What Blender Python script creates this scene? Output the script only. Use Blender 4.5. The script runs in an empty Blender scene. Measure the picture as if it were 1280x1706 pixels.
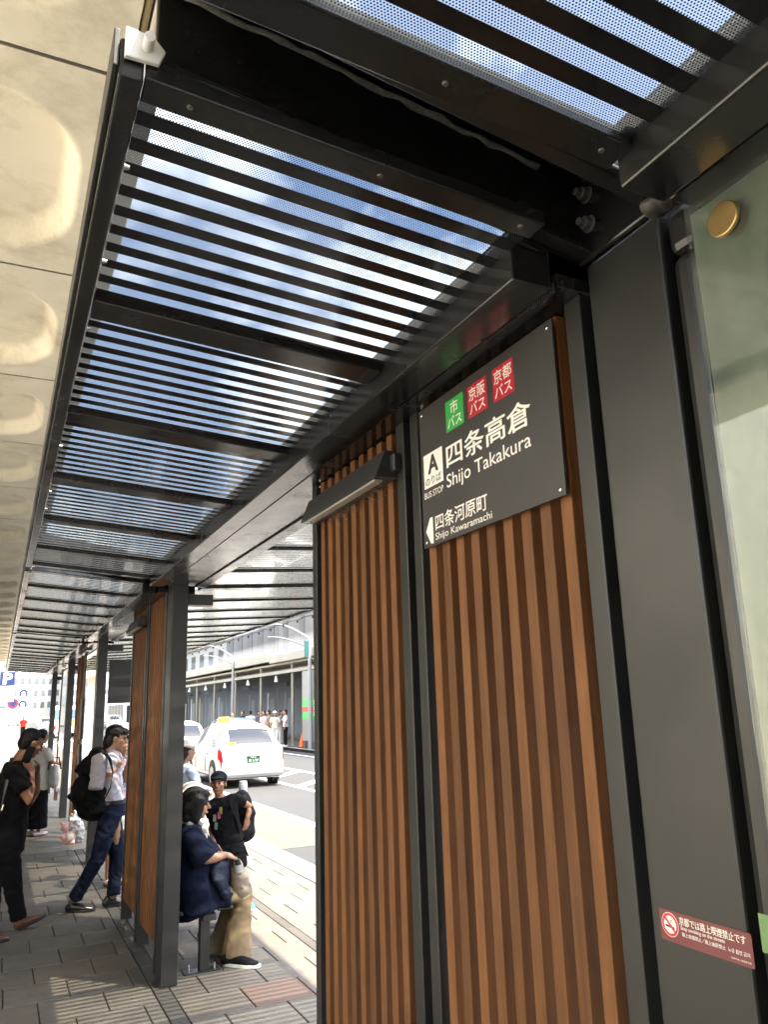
import bpy, bmesh, math, random
from mathutils import Vector, Matrix, noise
random.seed(7)
scene = bpy.context.scene
COL = scene.collection
R = math.radians

# ------------------------------------------------------------------ camera
HC = 1.85                                   # camera held above head height
YAW, PITCH, ROLL, FPX = R(25.87294068), R(13.62292158), R(-1.74836103), 1309.68
_f = Vector((math.sin(YAW)*math.cos(PITCH), math.cos(YAW)*math.cos(PITCH), math.sin(PITCH)))
_r = Vector((math.cos(YAW), -math.sin(YAW), 0)); _u = _r.cross(_f)
CR = math.cos(ROLL)*_r + math.sin(ROLL)*_u
CU = -math.sin(ROLL)*_r + math.cos(ROLL)*_u
CF = _f
cam_data = bpy.data.cameras.new('camera'); cam = bpy.data.objects.new('camera', cam_data); COL.objects.link(cam)
cam_data.sensor_fit = 'HORIZONTAL'; cam_data.sensor_width = 36; cam_data.lens = FPX/1280*36
cam_data.clip_start = 0.05; cam_data.clip_end = 2000
cam.matrix_world = Matrix(((CR.x, CU.x, -CF.x, 0), (CR.y, CU.y, -CF.y, 0), (CR.z, CU.z, -CF.z, HC), (0, 0, 0, 1)))
scene.camera = cam

def ray(px, py):
    return CR*((px-640)/FPX) + CU*(-(py-853)/FPX) + CF
def at(px, py, Y):                          # the point of the place seen at a pixel, at distance Y down the street
    d = ray(px, py); return Vector((0, 0, HC)) + d*(Y/d.y)

# ------------------------------------------------------------------ sky, sun, exposure
SUN = Vector((0.32, -0.33, 1.0)).normalized()
EL = math.asin(SUN.z); AZ = math.atan2(SUN.x, SUN.y)
world = bpy.data.worlds.new('World'); scene.world = world; world.use_nodes = True
wn = world.node_tree.nodes; wl = world.node_tree.links; wn.clear()
sky = wn.new('ShaderNodeTexSky'); sky.sky_type = 'NISHITA'; sky.sun_disc = False
sky.sun_elevation = EL; sky.sun_rotation = AZ; sky.air_density = 1.0; sky.dust_density = 2.5; sky.ozone_density = 1.2
tc = wn.new('ShaderNodeTexCoord')
mp = wn.new('ShaderNodeMapping'); mp.inputs['Scale'].default_value = (1, 1, 1.6); mp.inputs['Location'].default_value = (0.35, 0.1, 0)
cn = wn.new('ShaderNodeTexNoise'); cn.inputs['Scale'].default_value = 2.6; cn.inputs['Detail'].default_value = 9; cn.inputs['Roughness'].default_value = 0.58
cr = wn.new('ShaderNodeValToRGB'); cr.color_ramp.elements[0].position = 0.49; cr.color_ramp.elements[1].position = 0.64
cm = wn.new('ShaderNodeMixRGB'); cm.inputs['Color2'].default_value = (9.0, 9.0, 9.1, 1)
bg = wn.new('ShaderNodeBackground'); bg.inputs['Strength'].default_value = 0.15
wo = wn.new('ShaderNodeOutputWorld')
wl.new(tc.outputs['Generated'], mp.inputs['Vector']); wl.new(mp.outputs[0], cn.inputs['Vector'])
wl.new(cn.outputs['Fac'], cr.inputs['Fac']); wl.new(cr.outputs['Color'], cm.inputs['Fac'])
wl.new(sky.outputs[0], cm.inputs['Color1']); wl.new(cm.outputs[0], bg.inputs['Color']); wl.new(bg.outputs[0], wo.inputs[0])
sun_data = bpy.data.lights.new('sun', 'SUN'); sun_data.energy = 2.6; sun_data.angle = R(0.53); sun_data.color = (1, 0.90, 0.74)
sun = bpy.data.objects.new('sun', sun_data); COL.objects.link(sun)
sun.rotation_euler = SUN.to_track_quat('Z', 'Y').to_euler(); sun.location = (0, 0, 30)
scene.view_settings.view_transform = 'Standard'; scene.view_settings.look = 'None'
scene.view_settings.exposure = 3.2; scene.view_settings.gamma = 1; scene.view_settings.use_curve_mapping = False
scene.cycles.use_denoising = True
scene.cycles.max_bounces = 10; scene.cycles.transparent_max_bounces = 24; scene.cycles.diffuse_bounces = 6
scene.cycles.sample_clamp_indirect = 8; scene.cycles.caustics_reflective = False; scene.cycles.caustics_refractive = False

# ------------------------------------------------------------------ helpers
class MB:
    """collects shapes in world coordinates; build() links them as one mesh object"""
    def __init__(s): s.v = []; s.f = []; s.m = []; s.cur = 0
    def add(s, vs, fs):
        n = len(s.v); s.v += [Vector(v) for v in vs]; s.f += [tuple(i+n for i in f) for f in fs]; s.m += [s.cur]*len(fs); return s
    def box(s, x0, x1, y0, y1, z0, z1, T=None):
        vs = [Vector((x, y, z)) for z in (z0, z1) for y in (y0, y1) for x in (x0, x1)]
        if T: vs = [T(v) if callable(T) else T @ v for v in vs]
        return s.add(vs, [(0, 2, 3, 1), (4, 5, 7, 6), (0, 1, 5, 4), (2, 6, 7, 3), (0, 4, 6, 2), (1, 3, 7, 5)])
    def prism(s, poly, d0, d1):              # poly of 3D points, extruded by vectors d0..d1
        d0 = Vector(d0); d1 = Vector(d1); n = len(poly); P = [Vector(p) for p in poly]
        fs = [tuple(range(n))[::-1], tuple(range(n, 2*n))] + [(i, (i+1) % n, n+(i+1) % n, n+i) for i in range(n)]
        return s.add([p+d0 for p in P]+[p+d1 for p in P], fs)
    def tube(s, pts, rad, seg=12, cap=True, squash=None, up=(0, 0, 1), rnd=False):
        """loft along pts; rad = number or list of r / (ra, rb); ra along 'side', rb along 'up'"""
        P = [Vector(p) for p in pts]; n = len(P)
        if not isinstance(rad, (list,)): rad = [rad]*n
        rr = [(r, r) if not isinstance(r, tuple) else r for r in rad]
        U = Vector(up)
        if rnd:                              # rounded ends
            a, b = P[0], P[-1]; da = (P[0]-P[1]).normalized(); db = (P[-1]-P[-2]).normalized()
            k0, k1 = rr[0], rr[-1]; ma, mb_ = min(k0), min(k1)
            pre = [(a+da*ma*math.sin(t), (k0[0]*math.cos(t), k0[1]*math.cos(t))) for t in (1.45, 1.05, 0.55)]
            post = [(b+db*mb_*math.sin(t), (k1[0]*math.cos(t), k1[1]*math.cos(t))) for t in (0.55, 1.05, 1.45)]
            P = [x[0] for x in pre]+P+[x[0] for x in post]; rr = [x[1] for x in pre]+rr+[x[1] for x in post]; n = len(P)
        vs = []; fs = []
        for i in range(n):
            t = (P[min(i+1, n-1)]-P[max(i-1, 0)])
            if t.length < 1e-9: t = Vector((0, 0, 1))
            t.normalize()
            side = t.cross(U)
            if side.length < 0.05: side = t.cross(Vector((1, 0, 0)) if abs(t.x) < 0.9 else Vector((0, 1, 0)))
            side.normalize(); w = side.cross(t)
            for k in range(seg):
                a = 2*math.pi*k/seg
                vs.append(P[i]+side*(rr[i][0]*math.cos(a))+w*(rr[i][1]*math.sin(a)))
        for i in range(n-1):
            for k in range(seg):
                k2 = (k+1) % seg
                fs.append((i*seg+k, i*seg+k2, (i+1)*seg+k2, (i+1)*seg+k))
        if cap: fs.append(tuple(range(seg))[::-1]); fs.append(tuple((n-1)*seg+k for k in range(seg)))
        return s.add(vs, fs)
    def ball(s, c, r, seg=14, rings=9, T=None):
        c = Vector(c); r = Vector((r, r, r)) if isinstance(r, (int, float)) else Vector(r)
        vs = [Vector((0, 0, 1))]; fs = []
        for i in range(1, rings):
            a = math.pi*i/rings
            for k in range(seg):
                b = 2*math.pi*k/seg; vs.append(Vector((math.sin(a)*math.cos(b), math.sin(a)*math.sin(b), math.cos(a))))
        vs.append(Vector((0, 0, -1)))
        for k in range(seg): fs.append((0, 1+k, 1+(k+1) % seg))
        for i in range(rings-2):
            for k in range(seg):
                k2 = (k+1) % seg; fs.append((1+i*seg+k, 1+(i+1)*seg+k, 1+(i+1)*seg+k2, 1+i*seg+k2))
        L = len(vs)-1
        for k in range(seg): fs.append((L, 1+(rings-2)*seg+(k+1) % seg, 1+(rings-2)*seg+k))
        vs = [Vector((v.x*r.x, v.y*r.y, v.z*r.z)) for v in vs]
        if T: vs = [T @ v for v in vs]
        return s.add([v+c for v in vs], fs)
    def mesh(s, name, org=Vector((0, 0, 0)), smooth=False):
        me = bpy.data.meshes.new(name); me.from_pydata([tuple(v-org) for v in s.v], [], s.f); me.update()
        for p, mi in zip(me.polygons, s.m): p.material_index = mi; p.use_smooth = smooth
        return me
    def build(s, name, mat, parent=None, smooth=False, bevel=0, seg=2, fix=False, autosmooth=False):
        org = wloc(parent) if parent else Vector((0, 0, 0))
        me = s.mesh(name, org, smooth)
        for m in (mat if isinstance(mat, (list, tuple)) else [mat]): me.materials.append(m)
        if fix:
            bm = bmesh.new(); bm.from_mesh(me); bmesh.ops.recalc_face_normals(bm, faces=bm.faces); bm.to_mesh(me); bm.free()
        o = bpy.data.objects.new(name, me); COL.objects.link(o)
        if parent: o.parent = parent
        if bevel:
            b = o.modifiers.new('bevel', 'BEVEL'); b.width = bevel; b.segments = seg; b.limit_method = 'ANGLE'; b.harden_normals = False
        if autosmooth:
            for p in me.polygons: p.use_smooth = True
            bm = bmesh.new(); bm.from_mesh(me)
            for e in bm.edges:
                if len(e.link_faces) == 2 and e.calc_face_angle(0) > R(38): e.smooth = False
            bm.to_mesh(me); bm.free()
        return o
def wloc(o):
    v = Vector(o.location)
    while o.parent: o = o.parent; v += Vector(o.location)
    return v
def tag(o, label=None, cat=None, group=None, kind=None):
    if label: o['label'] = label
    if cat: o['category'] = cat
    if group: o['group'] = group
    if kind: o['kind'] = kind
    return o
def empty(name, loc, label, cat, group=None):
    o = bpy.data.objects.new(name, None); o.location = loc; o.empty_display_size = 0.1; COL.objects.link(o)
    return tag(o, label, cat, group)
def link(name, me, loc, parent=None):        # object on shared mesh data, loc in world
    o = bpy.data.objects.new(name, me); COL.objects.link(o)
    o.location = Vector(loc)-(wloc(parent) if parent else Vector((0, 0, 0)))
    if parent: o.parent = parent
    return o
def box(name, mat, parent, x0, x1, y0, y1, z0, z1, bevel=0.003):
    return MB().box(x0, x1, y0, y1, z0, z1).build(name, mat, parent, bevel=bevel)

# ------------------------------------------------------------------ materials
def M(name, col, rough=0.5, metal=0.0, var=0.12, vscale=6.0, bump=0.0, bscale=120.0, spec=0.5, coat=0.0, rnd=0.0, stretch=(1, 1, 1), dirt=None, dscale=2.0, damt=0.5, rvar=0.0, sheen=0.0, sss=0.0, specks=0.0, world=False):
    m = bpy.data.materials.new(name); m.use_nodes = True; nt = m.node_tree; N = nt.nodes; L = nt.links
    p = N['Principled BSDF']; p.inputs['Roughness'].default_value = rough; p.inputs['Metallic'].default_value = metal
    p.inputs['Specular IOR Level'].default_value = spec; p.inputs['Coat Weight'].default_value = coat; p.inputs['Sheen Weight'].default_value = sheen
    if sss: p.inputs['Subsurface Weight'].default_value = sss; p.inputs['Subsurface Radius'].default_value = (0.02, 0.008, 0.004); p.inputs['Subsurface Scale'].default_value = 0.5
    c = (*col, 1)
    t = N.new('ShaderNodeNewGeometry' if world else 'ShaderNodeTexCoord'); OC = 'Position' if world else 'Object'
    mpn = N.new('ShaderNodeMapping'); mpn.inputs['Scale'].default_value = stretch
    L.new(t.outputs[OC], mpn.inputs['Vector'])
    n1 = N.new('ShaderNodeTexNoise'); n1.inputs['Scale'].default_value = vscale; n1.inputs['Detail'].default_value = 7; n1.inputs['Roughness'].default_value = 0.62
    L.new(mpn.outputs[0], n1.inputs['Vector'])
    mr = N.new('ShaderNodeMapRange'); mr.inputs['From Min'].default_value = 0.25; mr.inputs['From Max'].default_value = 0.75
    mr.inputs['To Min'].default_value = 1-var; mr.inputs['To Max'].default_value = 1+var
    L.new(n1.outputs['Fac'], mr.inputs['Value'])
    val = mr.outputs[0]
    if rnd:
        oi = N.new('ShaderNodeObjectInfo'); mr2 = N.new('ShaderNodeMapRange'); mr2.inputs['To Min'].default_value = 1-rnd; mr2.inputs['To Max'].default_value = 1+rnd
        L.new(oi.outputs['Random'], mr2.inputs['Value']); mu = N.new('ShaderNodeMath'); mu.operation = 'MULTIPLY'
        L.new(val, mu.inputs[0]); L.new(mr2.outputs[0], mu.inputs[1]); val = mu.outputs[0]
    hs = N.new('ShaderNodeVectorMath'); hs.operation = 'SCALE'; hs.inputs[0].default_value = col
    L.new(val, hs.inputs['Scale']); out = hs.outputs[0]
    if dirt:
        n3 = N.new('ShaderNodeTexNoise'); n3.inputs['Scale'].default_value = dscale; n3.inputs['Detail'].default_value = 8; n3.inputs['Roughness'].default_value = 0.7
        L.new(t.outputs[OC], n3.inputs['Vector']); rp = N.new('ShaderNodeValToRGB'); rp.color_ramp.elements[0].position = 0.5; rp.color_ramp.elements[1].position = 0.72
        rp.color_ramp.elements[1].color = (damt, damt, damt, 1)
        L.new(n3.outputs['Fac'], rp.inputs['Fac']); mx = N.new('ShaderNodeMixRGB'); mx.inputs['Color2'].default_value = (*dirt, 1)
        L.new(rp.outputs['Color'], mx.inputs['Fac']); L.new(out, mx.inputs['Color1']); out = mx.outputs[0]
    if specks:
        n5 = N.new('ShaderNodeTexNoise'); n5.inputs['Scale'].default_value = 330; n5.inputs['Detail'].default_value = 1
        n6 = N.new('ShaderNodeTexNoise'); n6.inputs['Scale'].default_value = 5; n6.inputs['Detail'].default_value = 4
        L.new(t.outputs[OC], n5.inputs['Vector']); L.new(t.outputs[OC], n6.inputs['Vector'])
        ad = N.new('ShaderNodeMath'); ad.operation = 'MULTIPLY_ADD'; ad.inputs[1].default_value = 0.35; L.new(n6.outputs['Fac'], ad.inputs[0]); L.new(n5.outputs['Fac'], ad.inputs[2])
        r5 = N.new('ShaderNodeMapRange'); r5.inputs['From Min'].default_value = 0.92; r5.inputs['From Max'].default_value = 0.98; r5.inputs['To Max'].default_value = specks; L.new(ad.outputs[0], r5.inputs['Value'])
        mx5 = N.new('ShaderNodeMixRGB'); mx5.inputs['Color2'].default_value = (0.30, 0.28, 0.23, 1); L.new(r5.outputs[0], mx5.inputs['Fac']); L.new(out, mx5.inputs['Color1']); out = mx5.outputs[0]
    L.new(out, p.inputs['Base Color'])
    if rvar:
        n4 = N.new('ShaderNodeTexNoise'); n4.inputs['Scale'].default_value = vscale*1.7; n4.inputs['Detail'].default_value = 6
        L.new(mpn.outputs[0], n4.inputs['Vector']); m4 = N.new('ShaderNodeMapRange'); m4.inputs['From Min'].default_value = 0.3; m4.inputs['From Max'].default_value = 0.7
        m4.inputs['To Min'].default_value = max(0.02, rough-rvar); m4.inputs['To Max'].default_value = rough+rvar
        L.new(n4.outputs['Fac'], m4.inputs['Value']); L.new(m4.outputs[0], p.inputs['Roughness'])
    if bump:
        n2 = N.new('ShaderNodeTexNoise'); n2.inputs['Scale'].default_value = bscale; n2.inputs['Detail'].default_value = 5
        L.new(mpn.outputs[0], n2.inputs['Vector']); b = N.new('ShaderNodeBump'); b.inputs['Strength'].default_value = bump; b.inputs['Distance'].default_value = 0.004
        L.new(n2.outputs['Fac'], b.inputs['Height']); L.new(b.outputs[0], p.inputs['Normal'])
    return m
def schlick(N, L, k=1.0, f0=0.04):
    lw = N.new('ShaderNodeLayerWeight'); lw.inputs['Blend'].default_value = 0.5
    pw = N.new('ShaderNodeMath'); pw.operation = 'POWER'; pw.inputs[1].default_value = 5; L.new(lw.outputs['Facing'], pw.inputs[0])
    ma = N.new('ShaderNodeMath'); ma.operation = 'MULTIPLY_ADD'; ma.inputs[1].default_value = (1-f0)*k; ma.inputs[2].default_value = f0*k; L.new(pw.outputs[0], ma.inputs[0])
    return ma.outputs[0]
def glass(name, tint, rough=0.02, refl=1.0, dirt=0.0):
    m = bpy.data.materials.new(name); m.use_nodes = True; N = m.node_tree.nodes; L = m.node_tree.links; N.clear()
    o = N.new('ShaderNodeOutputMaterial'); t = N.new('ShaderNodeBsdfTransparent'); t.inputs[0].default_value = (*tint, 1)
    g = N.new('ShaderNodeBsdfGlossy'); g.inputs['Roughness'].default_value = rough; mx = N.new('ShaderNodeMixShader')
    L.new(schlick(N, L, refl), mx.inputs[0]); L.new(t.outputs[0], mx.inputs[1]); L.new(g.outputs[0], mx.inputs[2])
    last = mx.outputs[0]
    if dirt:
        d = N.new('ShaderNodeBsdfDiffuse'); d.inputs[0].default_value = (0.55, 0.56, 0.5, 1)
        tcn = N.new('ShaderNodeTexCoord'); n = N.new('ShaderNodeTexNoise'); n.inputs['Scale'].default_value = 7; n.inputs['Detail'].default_value = 10; n.inputs['Roughness'].default_value = 0.75
        L.new(tcn.outputs['Object'], n.inputs['Vector']); mr = N.new('ShaderNodeMapRange'); mr.inputs['From Min'].default_value = 0.35; mr.inputs['From Max'].default_value = 0.75
        mr.inputs['To Max'].default_value = dirt; L.new(n.outputs['Fac'], mr.inputs['Value'])
        mx2 = N.new('ShaderNodeMixShader'); L.new(mr.outputs[0], mx2.inputs[0]); L.new(last, mx2.inputs[1]); L.new(d.outputs[0], mx2.inputs[2]); last = mx2.outputs[0]
    L.new(last, o.inputs[0]); return m
def dotted_glass(name, tint):
    m = bpy.data.materials.new(name); m.use_nodes = True; N = m.node_tree.nodes; L = m.node_tree.links; N.clear()
    o = N.new('ShaderNodeOutputMaterial'); t = N.new('ShaderNodeBsdfTransparent'); t.inputs[0].default_value = (*tint, 1)
    d = N.new('ShaderNodeBsdfDiffuse'); d.inputs[0].default_value = (0.035, 0.037, 0.04, 1)
    tr = N.new('ShaderNodeBsdfTranslucent'); tr.inputs[0].default_value = (0.5, 0.52, 0.52, 1)
    tcn = N.new('ShaderNodeTexCoord'); P = 0.0056; outs = []
    for k in (0, 0.5):
        a = N.new('ShaderNodeVectorMath'); a.operation = 'MULTIPLY_ADD'; a.inputs[1].default_value = (1/P, 1/(P*1.732), 0); a.inputs[2].default_value = (k, k, 0)
        L.new(tcn.outputs['Object'], a.inputs[0])
        b = N.new('ShaderNodeVectorMath'); b.operation = 'FRACTION'; L.new(a.outputs[0], b.inputs[0])
        c = N.new('ShaderNodeVectorMath'); c.operation = 'SUBTRACT'; c.inputs[1].default_value = (0.5, 0.5, 0); L.new(b.outputs[0], c.inputs[0])
        e = N.new('ShaderNodeVectorMath'); e.operation = 'MULTIPLY'; e.inputs[1].default_value = (1, 1.732, 0); L.new(c.outputs[0], e.inputs[0])
        f = N.new('ShaderNodeVectorMath'); f.operation = 'LENGTH'; L.new(e.outputs[0], f.inputs[0]); outs.append(f.outputs['Value'])
    mi = N.new('ShaderNodeMath'); mi.operation = 'MINIMUM'; L.new(outs[0], mi.inputs[0]); L.new(outs[1], mi.inputs[1])
    lt = N.new('ShaderNodeMath'); lt.operation = 'LESS_THAN'; lt.inputs[1].default_value = 0.30; L.new(mi.outputs[0], lt.inputs[0])
    dust = N.new('ShaderNodeMixShader'); dust.inputs[0].default_value = 0.04; L.new(t.outputs[0], dust.inputs[1]); L.new(tr.outputs[0], dust.inputs[2])
    mx = N.new('ShaderNodeMixShader'); L.new(lt.outputs[0], mx.inputs[0]); L.new(dust.outputs[0], mx.inputs[1]); L.new(d.outputs[0], mx.inputs[2])
    g = N.new('ShaderNodeBsdfGlossy'); g.inputs['Roughness'].default_value = 0.03; mx2 = N.new('ShaderNodeMixShader'); L.new(schlick(N, L, 1.0), mx2.inputs[0]); L.new(mx.outputs[0], mx2.inputs[1]); L.new(g.outputs[0], mx2.inputs[2])
    L.new(mx2.outputs[0], o.inputs[0]); return m
def emit(name, col, s):
    m = bpy.data.materials.new(name); m.use_nodes = True; N = m.node_tree.nodes; N.clear(); o = N.new('ShaderNodeOutputMaterial'); e = N.new('ShaderNodeEmission')
    e.inputs[0].default_value = (*col, 1); e.inputs[1].default_value = s; m.node_tree.links.new(e.outputs[0], o.inputs[0]); return m

STEEL = M('charcoal painted steel', (0.014, 0.014, 0.0135), 0.20, var=0.2, vscale=4, bump=0.02, bscale=60, rvar=0.10, dirt=(0.03, 0.027, 0.022), dscale=4, damt=0.25, specks=0.14)
STEEL2 = M('charcoal column paint', (0.017, 0.017, 0.0155), 0.38, var=0.16, vscale=2.2, bump=0.05, bscale=300, rvar=0.1, dirt=(0.026, 0.024, 0.02), dscale=1.2, damt=0.3, specks=0.12, world=True)
BLACK = M('black frit', (0.012, 0.012, 0.013), 0.12, var=0.15)
WOOD = M('brown slat board', (0.145, 0.061, 0.0205), 0.55, spec=0.25, var=0.34, vscale=10, bump=0.22, bscale=70, rnd=0.26, stretch=(6, 6, 0.3), rvar=0.1, dirt=(0.075, 0.03, 0.012), dscale=6, damt=0.45, world=True)
GLASS = glass('clear glass', (0.86, 0.92, 0.88), refl=1.5, dirt=0.12)
DOTS = dotted_glass('tinted dotted roof glass', (0.20, 0.215, 0.23)); DOTSR = dotted_glass('sun-passing dotted roof glass', (0.62, 0.62, 0.6))  # one real glass; the right copy passes more sun for the ground stripes
CHROME = M('bright screw', (0.6, 0.6, 0.58), 0.25, 1.0)
DULLBOLT = M('grey bolt', (0.16, 0.155, 0.14), 0.45, 0.6, var=0.3, vscale=60)
BRASS = M('brushed brass', (0.72, 0.5, 0.2), 0.3, 1.0, var=0.08, vscale=30)
WHITE = M('white paint', (0.78, 0.77, 0.74), 0.45, var=0.05)
CREAM = M('cream concrete soffit', (0.84, 0.785, 0.645), 0.7, var=0.14, vscale=1.6, bump=0.12, bscale=30, dirt=(0.42, 0.36, 0.25), dscale=2.6, damt=0.6, rvar=0.1, world=True)
RUBBER = M('black rubber', (0.02, 0.02, 0.02), 0.7, var=0.2)

def gnd(px, py, z=0.0):
    d = ray(px, py); return Vector((0, 0, HC)) + d*((z-HC)/d.z)

# ================================================================== THE SETTING
# ---- pavement with its slabs
def pave_mat(name, far=False):
    m = bpy.data.materials.new(name); m.use_nodes = True; N = m.node_tree.nodes; L = m.node_tree.links; p = N['Principled BSDF']
    p.inputs['Roughness'].default_value = 0.72
    t = N.new('ShaderNodeTexCoord'); sp = N.new('ShaderNodeTexNoise'); sp.inputs['Scale'].default_value = 110; sp.inputs['Detail'].default_value = 6; sp.inputs['Roughness'].default_value = 0.75
    bl = N.new('ShaderNodeTexNoise'); bl.inputs['Scale'].default_value = 3.5; bl.inputs['Detail'].default_value = 8; bl.inputs['Roughness'].default_value = 0.7
    L.new(t.outputs['Object'], sp.inputs['Vector'])
    geo = N.new('ShaderNodeNewGeometry'); L.new(geo.outputs['Position'], bl.inputs['Vector'])
    oi = N.new('ShaderNodeObjectInfo')
    rp = N.new('ShaderNodeValToRGB'); e = rp.color_ramp.elements
    e[0].position = 0; e[0].color = (0.088, 0.076, 0.058, 1); e[1].position = 1; e[1].color = (0.125, 0.108, 0.082, 1)
    k = rp.color_ramp.elements.new(0.35); k.color = (0.108, 0.095, 0.074, 1); k = rp.color_ramp.elements.new(0.62); k.color = (0.098, 0.088, 0.07, 1); k = rp.color_ramp.elements.new(0.85); k.color = (0.11, 0.09, 0.066, 1)
    if far:
        br = N.new('ShaderNodeTexBrick'); br.inputs['Scale'].default_value = 1; br.inputs['Brick Width'].default_value = 0.41; br.inputs['Row Height'].default_value = 0.41
        br.inputs['Mortar Size'].default_value = 0.006; br.inputs['Color1'].default_value = (0.095, 0.083, 0.064, 1); br.inputs['Color2'].default_value = (0.118, 0.103, 0.08, 1); br.inputs['Mortar'].default_value = (0.06, 0.055, 0.05, 1)
        L.new(geo.outputs['Position'], br.inputs['Vector']); base = br.outputs['Color']
    else:
        L.new(oi.outputs['Random'], rp.inputs['Fac']); base = rp.outputs['Color']
    m1 = N.new('ShaderNodeMapRange'); m1.inputs['From Min'].default_value = 0.3; m1.inputs['From Max'].default_value = 0.7; m1.inputs['To Min'].default_value = 0.5; m1.inputs['To Max'].default_value = 1.5
    L.new(sp.outputs['Fac'], m1.inputs['Value'])
    m2 = N.new('ShaderNodeMapRange'); m2.inputs['From Min'].default_value = 0.3; m2.inputs['From Max'].default_value = 0.7; m2.inputs['To Min'].default_value = 0.68; m2.inputs['To Max'].default_value = 1.2
    L.new(bl.outputs['Fac'], m2.inputs['Value'])
    mu = N.new('ShaderNodeMath'); mu.operation = 'MULTIPLY'; L.new(m1.outputs[0], mu.inputs[0]); L.new(m2.outputs[0], mu.inputs[1])
    vo = N.new('ShaderNodeTexVoronoi'); vo.inputs['Scale'].default_value = 2.7; L.new(geo.outputs['Position'], vo.inputs['Vector'])
    vr = N.new('ShaderNodeMapRange'); vr.inputs['From Min'].default_value = 0.03; vr.inputs['From Max'].default_value = 0.06; vr.inputs['To Min'].default_value = 0.5; vr.inputs['To Max'].default_value = 1.0; L.new(vo.outputs['Distance'], vr.inputs['Value'])
    mu2 = N.new('ShaderNodeMath'); mu2.operation = 'MULTIPLY'; L.new(mu.outputs[0], mu2.inputs[0]); L.new(vr.outputs[0], mu2.inputs[1])
    sc = N.new('ShaderNodeVectorMath'); sc.operation = 'SCALE'; L.new(base, sc.inputs[0]); L.new(mu2.outputs[0], sc.inputs['Scale']); L.new(sc.outputs[0], p.inputs['Base Color'])
    b = N.new('ShaderNodeBump'); b.inputs['Strength'].default_value = 0.35; b.inputs['Distance'].default_value = 0.003; L.new(sp.outputs['Fac'], b.inputs['Height']); L.new(b.outputs[0], p.inputs['Normal'])
    return m
PAVE = pave_mat('granite paving slab'); PAVEFAR = pave_mat('distant granite paving', True)
MORTAR = M('dark joint sand', (0.028, 0.024, 0.018), 0.9, var=0.3, vscale=40)
REDSLAB = M('reddish paving slab', (0.125, 0.078, 0.054), 0.75, var=0.35, vscale=230, bump=0.3, bscale=230)
DARKSLAB = M('dark grey paving strip', (0.055, 0.048, 0.038), 0.75, var=0.35, vscale=200, bump=0.3, bscale=230, rnd=0.15)
YS0, YS1 = 3.79, 12.4
pavement = MB().box(-3.2, 3.2, -60, YS1+0.004, -0.30, -0.012).build('pavement', MORTAR); tag(pavement, kind='structure')
tag(MB().box(-3.2, 3.2, YS1+0.006, 140, -0.30, 0.0).build('pavement', PAVEFAR), kind='structure')
tag(MB().box(-3.2, 3.2, -60, 3.36, -0.011, 0.0).build('pavement', PAVEFAR), kind='structure')
G = 0.0035
def slab_mesh(w, d, mat):
    mb = MB(); b = 0.004
    x, y = w/2-G, d/2-G
    vs = [(-x, -y, -0.02), (x, -y, -0.02), (x, y, -0.02), (-x, y, -0.02), (-x, -y, -b), (x, -y, -b), (x, y, -b), (-x, y, -b), (-x+b, -y+b, 0), (x-b, -y+b, 0), (x-b, y-b, 0), (-x+b, y-b, 0)]
    fs = [(0, 1, 5, 4), (1, 2, 6, 5), (2, 3, 7, 6), (3, 0, 4, 7), (4, 5, 9, 8), (5, 6, 10, 9), (6, 7, 11, 10), (7, 4, 8, 11), (8, 9, 10, 11)]
    me = mb.add(vs, fs).mesh('paving_slab'); me.materials.append(mat); return me
_sl = {}
def slab(cx, cy, w, d, mat=PAVE):
    key = (round(w, 3), round(d, 3), mat.name)
    if key not in _sl: _sl[key] = slab_mesh(w, d, mat)
    o = link('paving_slab', _sl[key], (cx, cy, random.uniform(-0.0012, 0.0012)), pavement)
    return o
row = 0; y = 3.37
while y < YS1-0.1:
    off = 0.0 if row % 2 == 0 else 0.205
    # walkway side: joints at 0.38 + 0.41k (or 0.575 + 0.41k), up to the strip at 1.09
    xs = [0.377+off-0.41*k for k in range(-2, 4)]; xs = sorted([v for v in xs if -0.9 < v < 1.06])+[1.09]
    for a, b in zip(xs[:-1], xs[1:]): slab((a+b)/2, y+0.205, b-a, 0.41)
    slab(1.145, y+0.205, 0.11, 0.41, DARKSLAB)
    xs = [1.2]+[1.416+off+0.41*k for k in range(0, 3)]; xs = [v for v in xs if v < 2.3]+[2.36]
    for a, b in zip(xs[:-1], xs[1:]):
        red = abs((a+b)/2-1.83) < 0.06 and abs(y-5.42) < 0.1
        slab((a+b)/2, y+0.205, b-a, 0.41, REDSLAB if red else PAVE)
    slab(2.405, y+0.205, 0.09, 0.41, DARKSLAB)
    xs = [2.45]+[2.62+off+0.41*k for k in range(0, 2)]+[3.2]
    xs = [v for v in xs if v <= 3.2]
    for a, b in zip(xs[:-1], xs[1:]):
        if b-a > 0.05: slab((a+b)/2, y+0.205, b-a, 0.41)
    y += 0.41; row += 1

PALEFLOOR = M('pale bounce floor', (0.58, 0.53, 0.44), 0.6, var=0.08)
tag(MB().box(-3.2, -0.95, -60, 60, -0.1, 0.003).build('bounce_floor', PALEFLOOR), kind='structure')  # pale floor added out of view to bounce light onto soffit and slats
tag(MB().box(-70, -3.2, -2.2, 6.2, -0.1, 0.005).build('added_side_street', M('pale bounce paving', (0.36, 0.33, 0.27), 0.7, var=0.1)), kind='structure')  # made-up side street, unseen, opened to bring light in from the left
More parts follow.
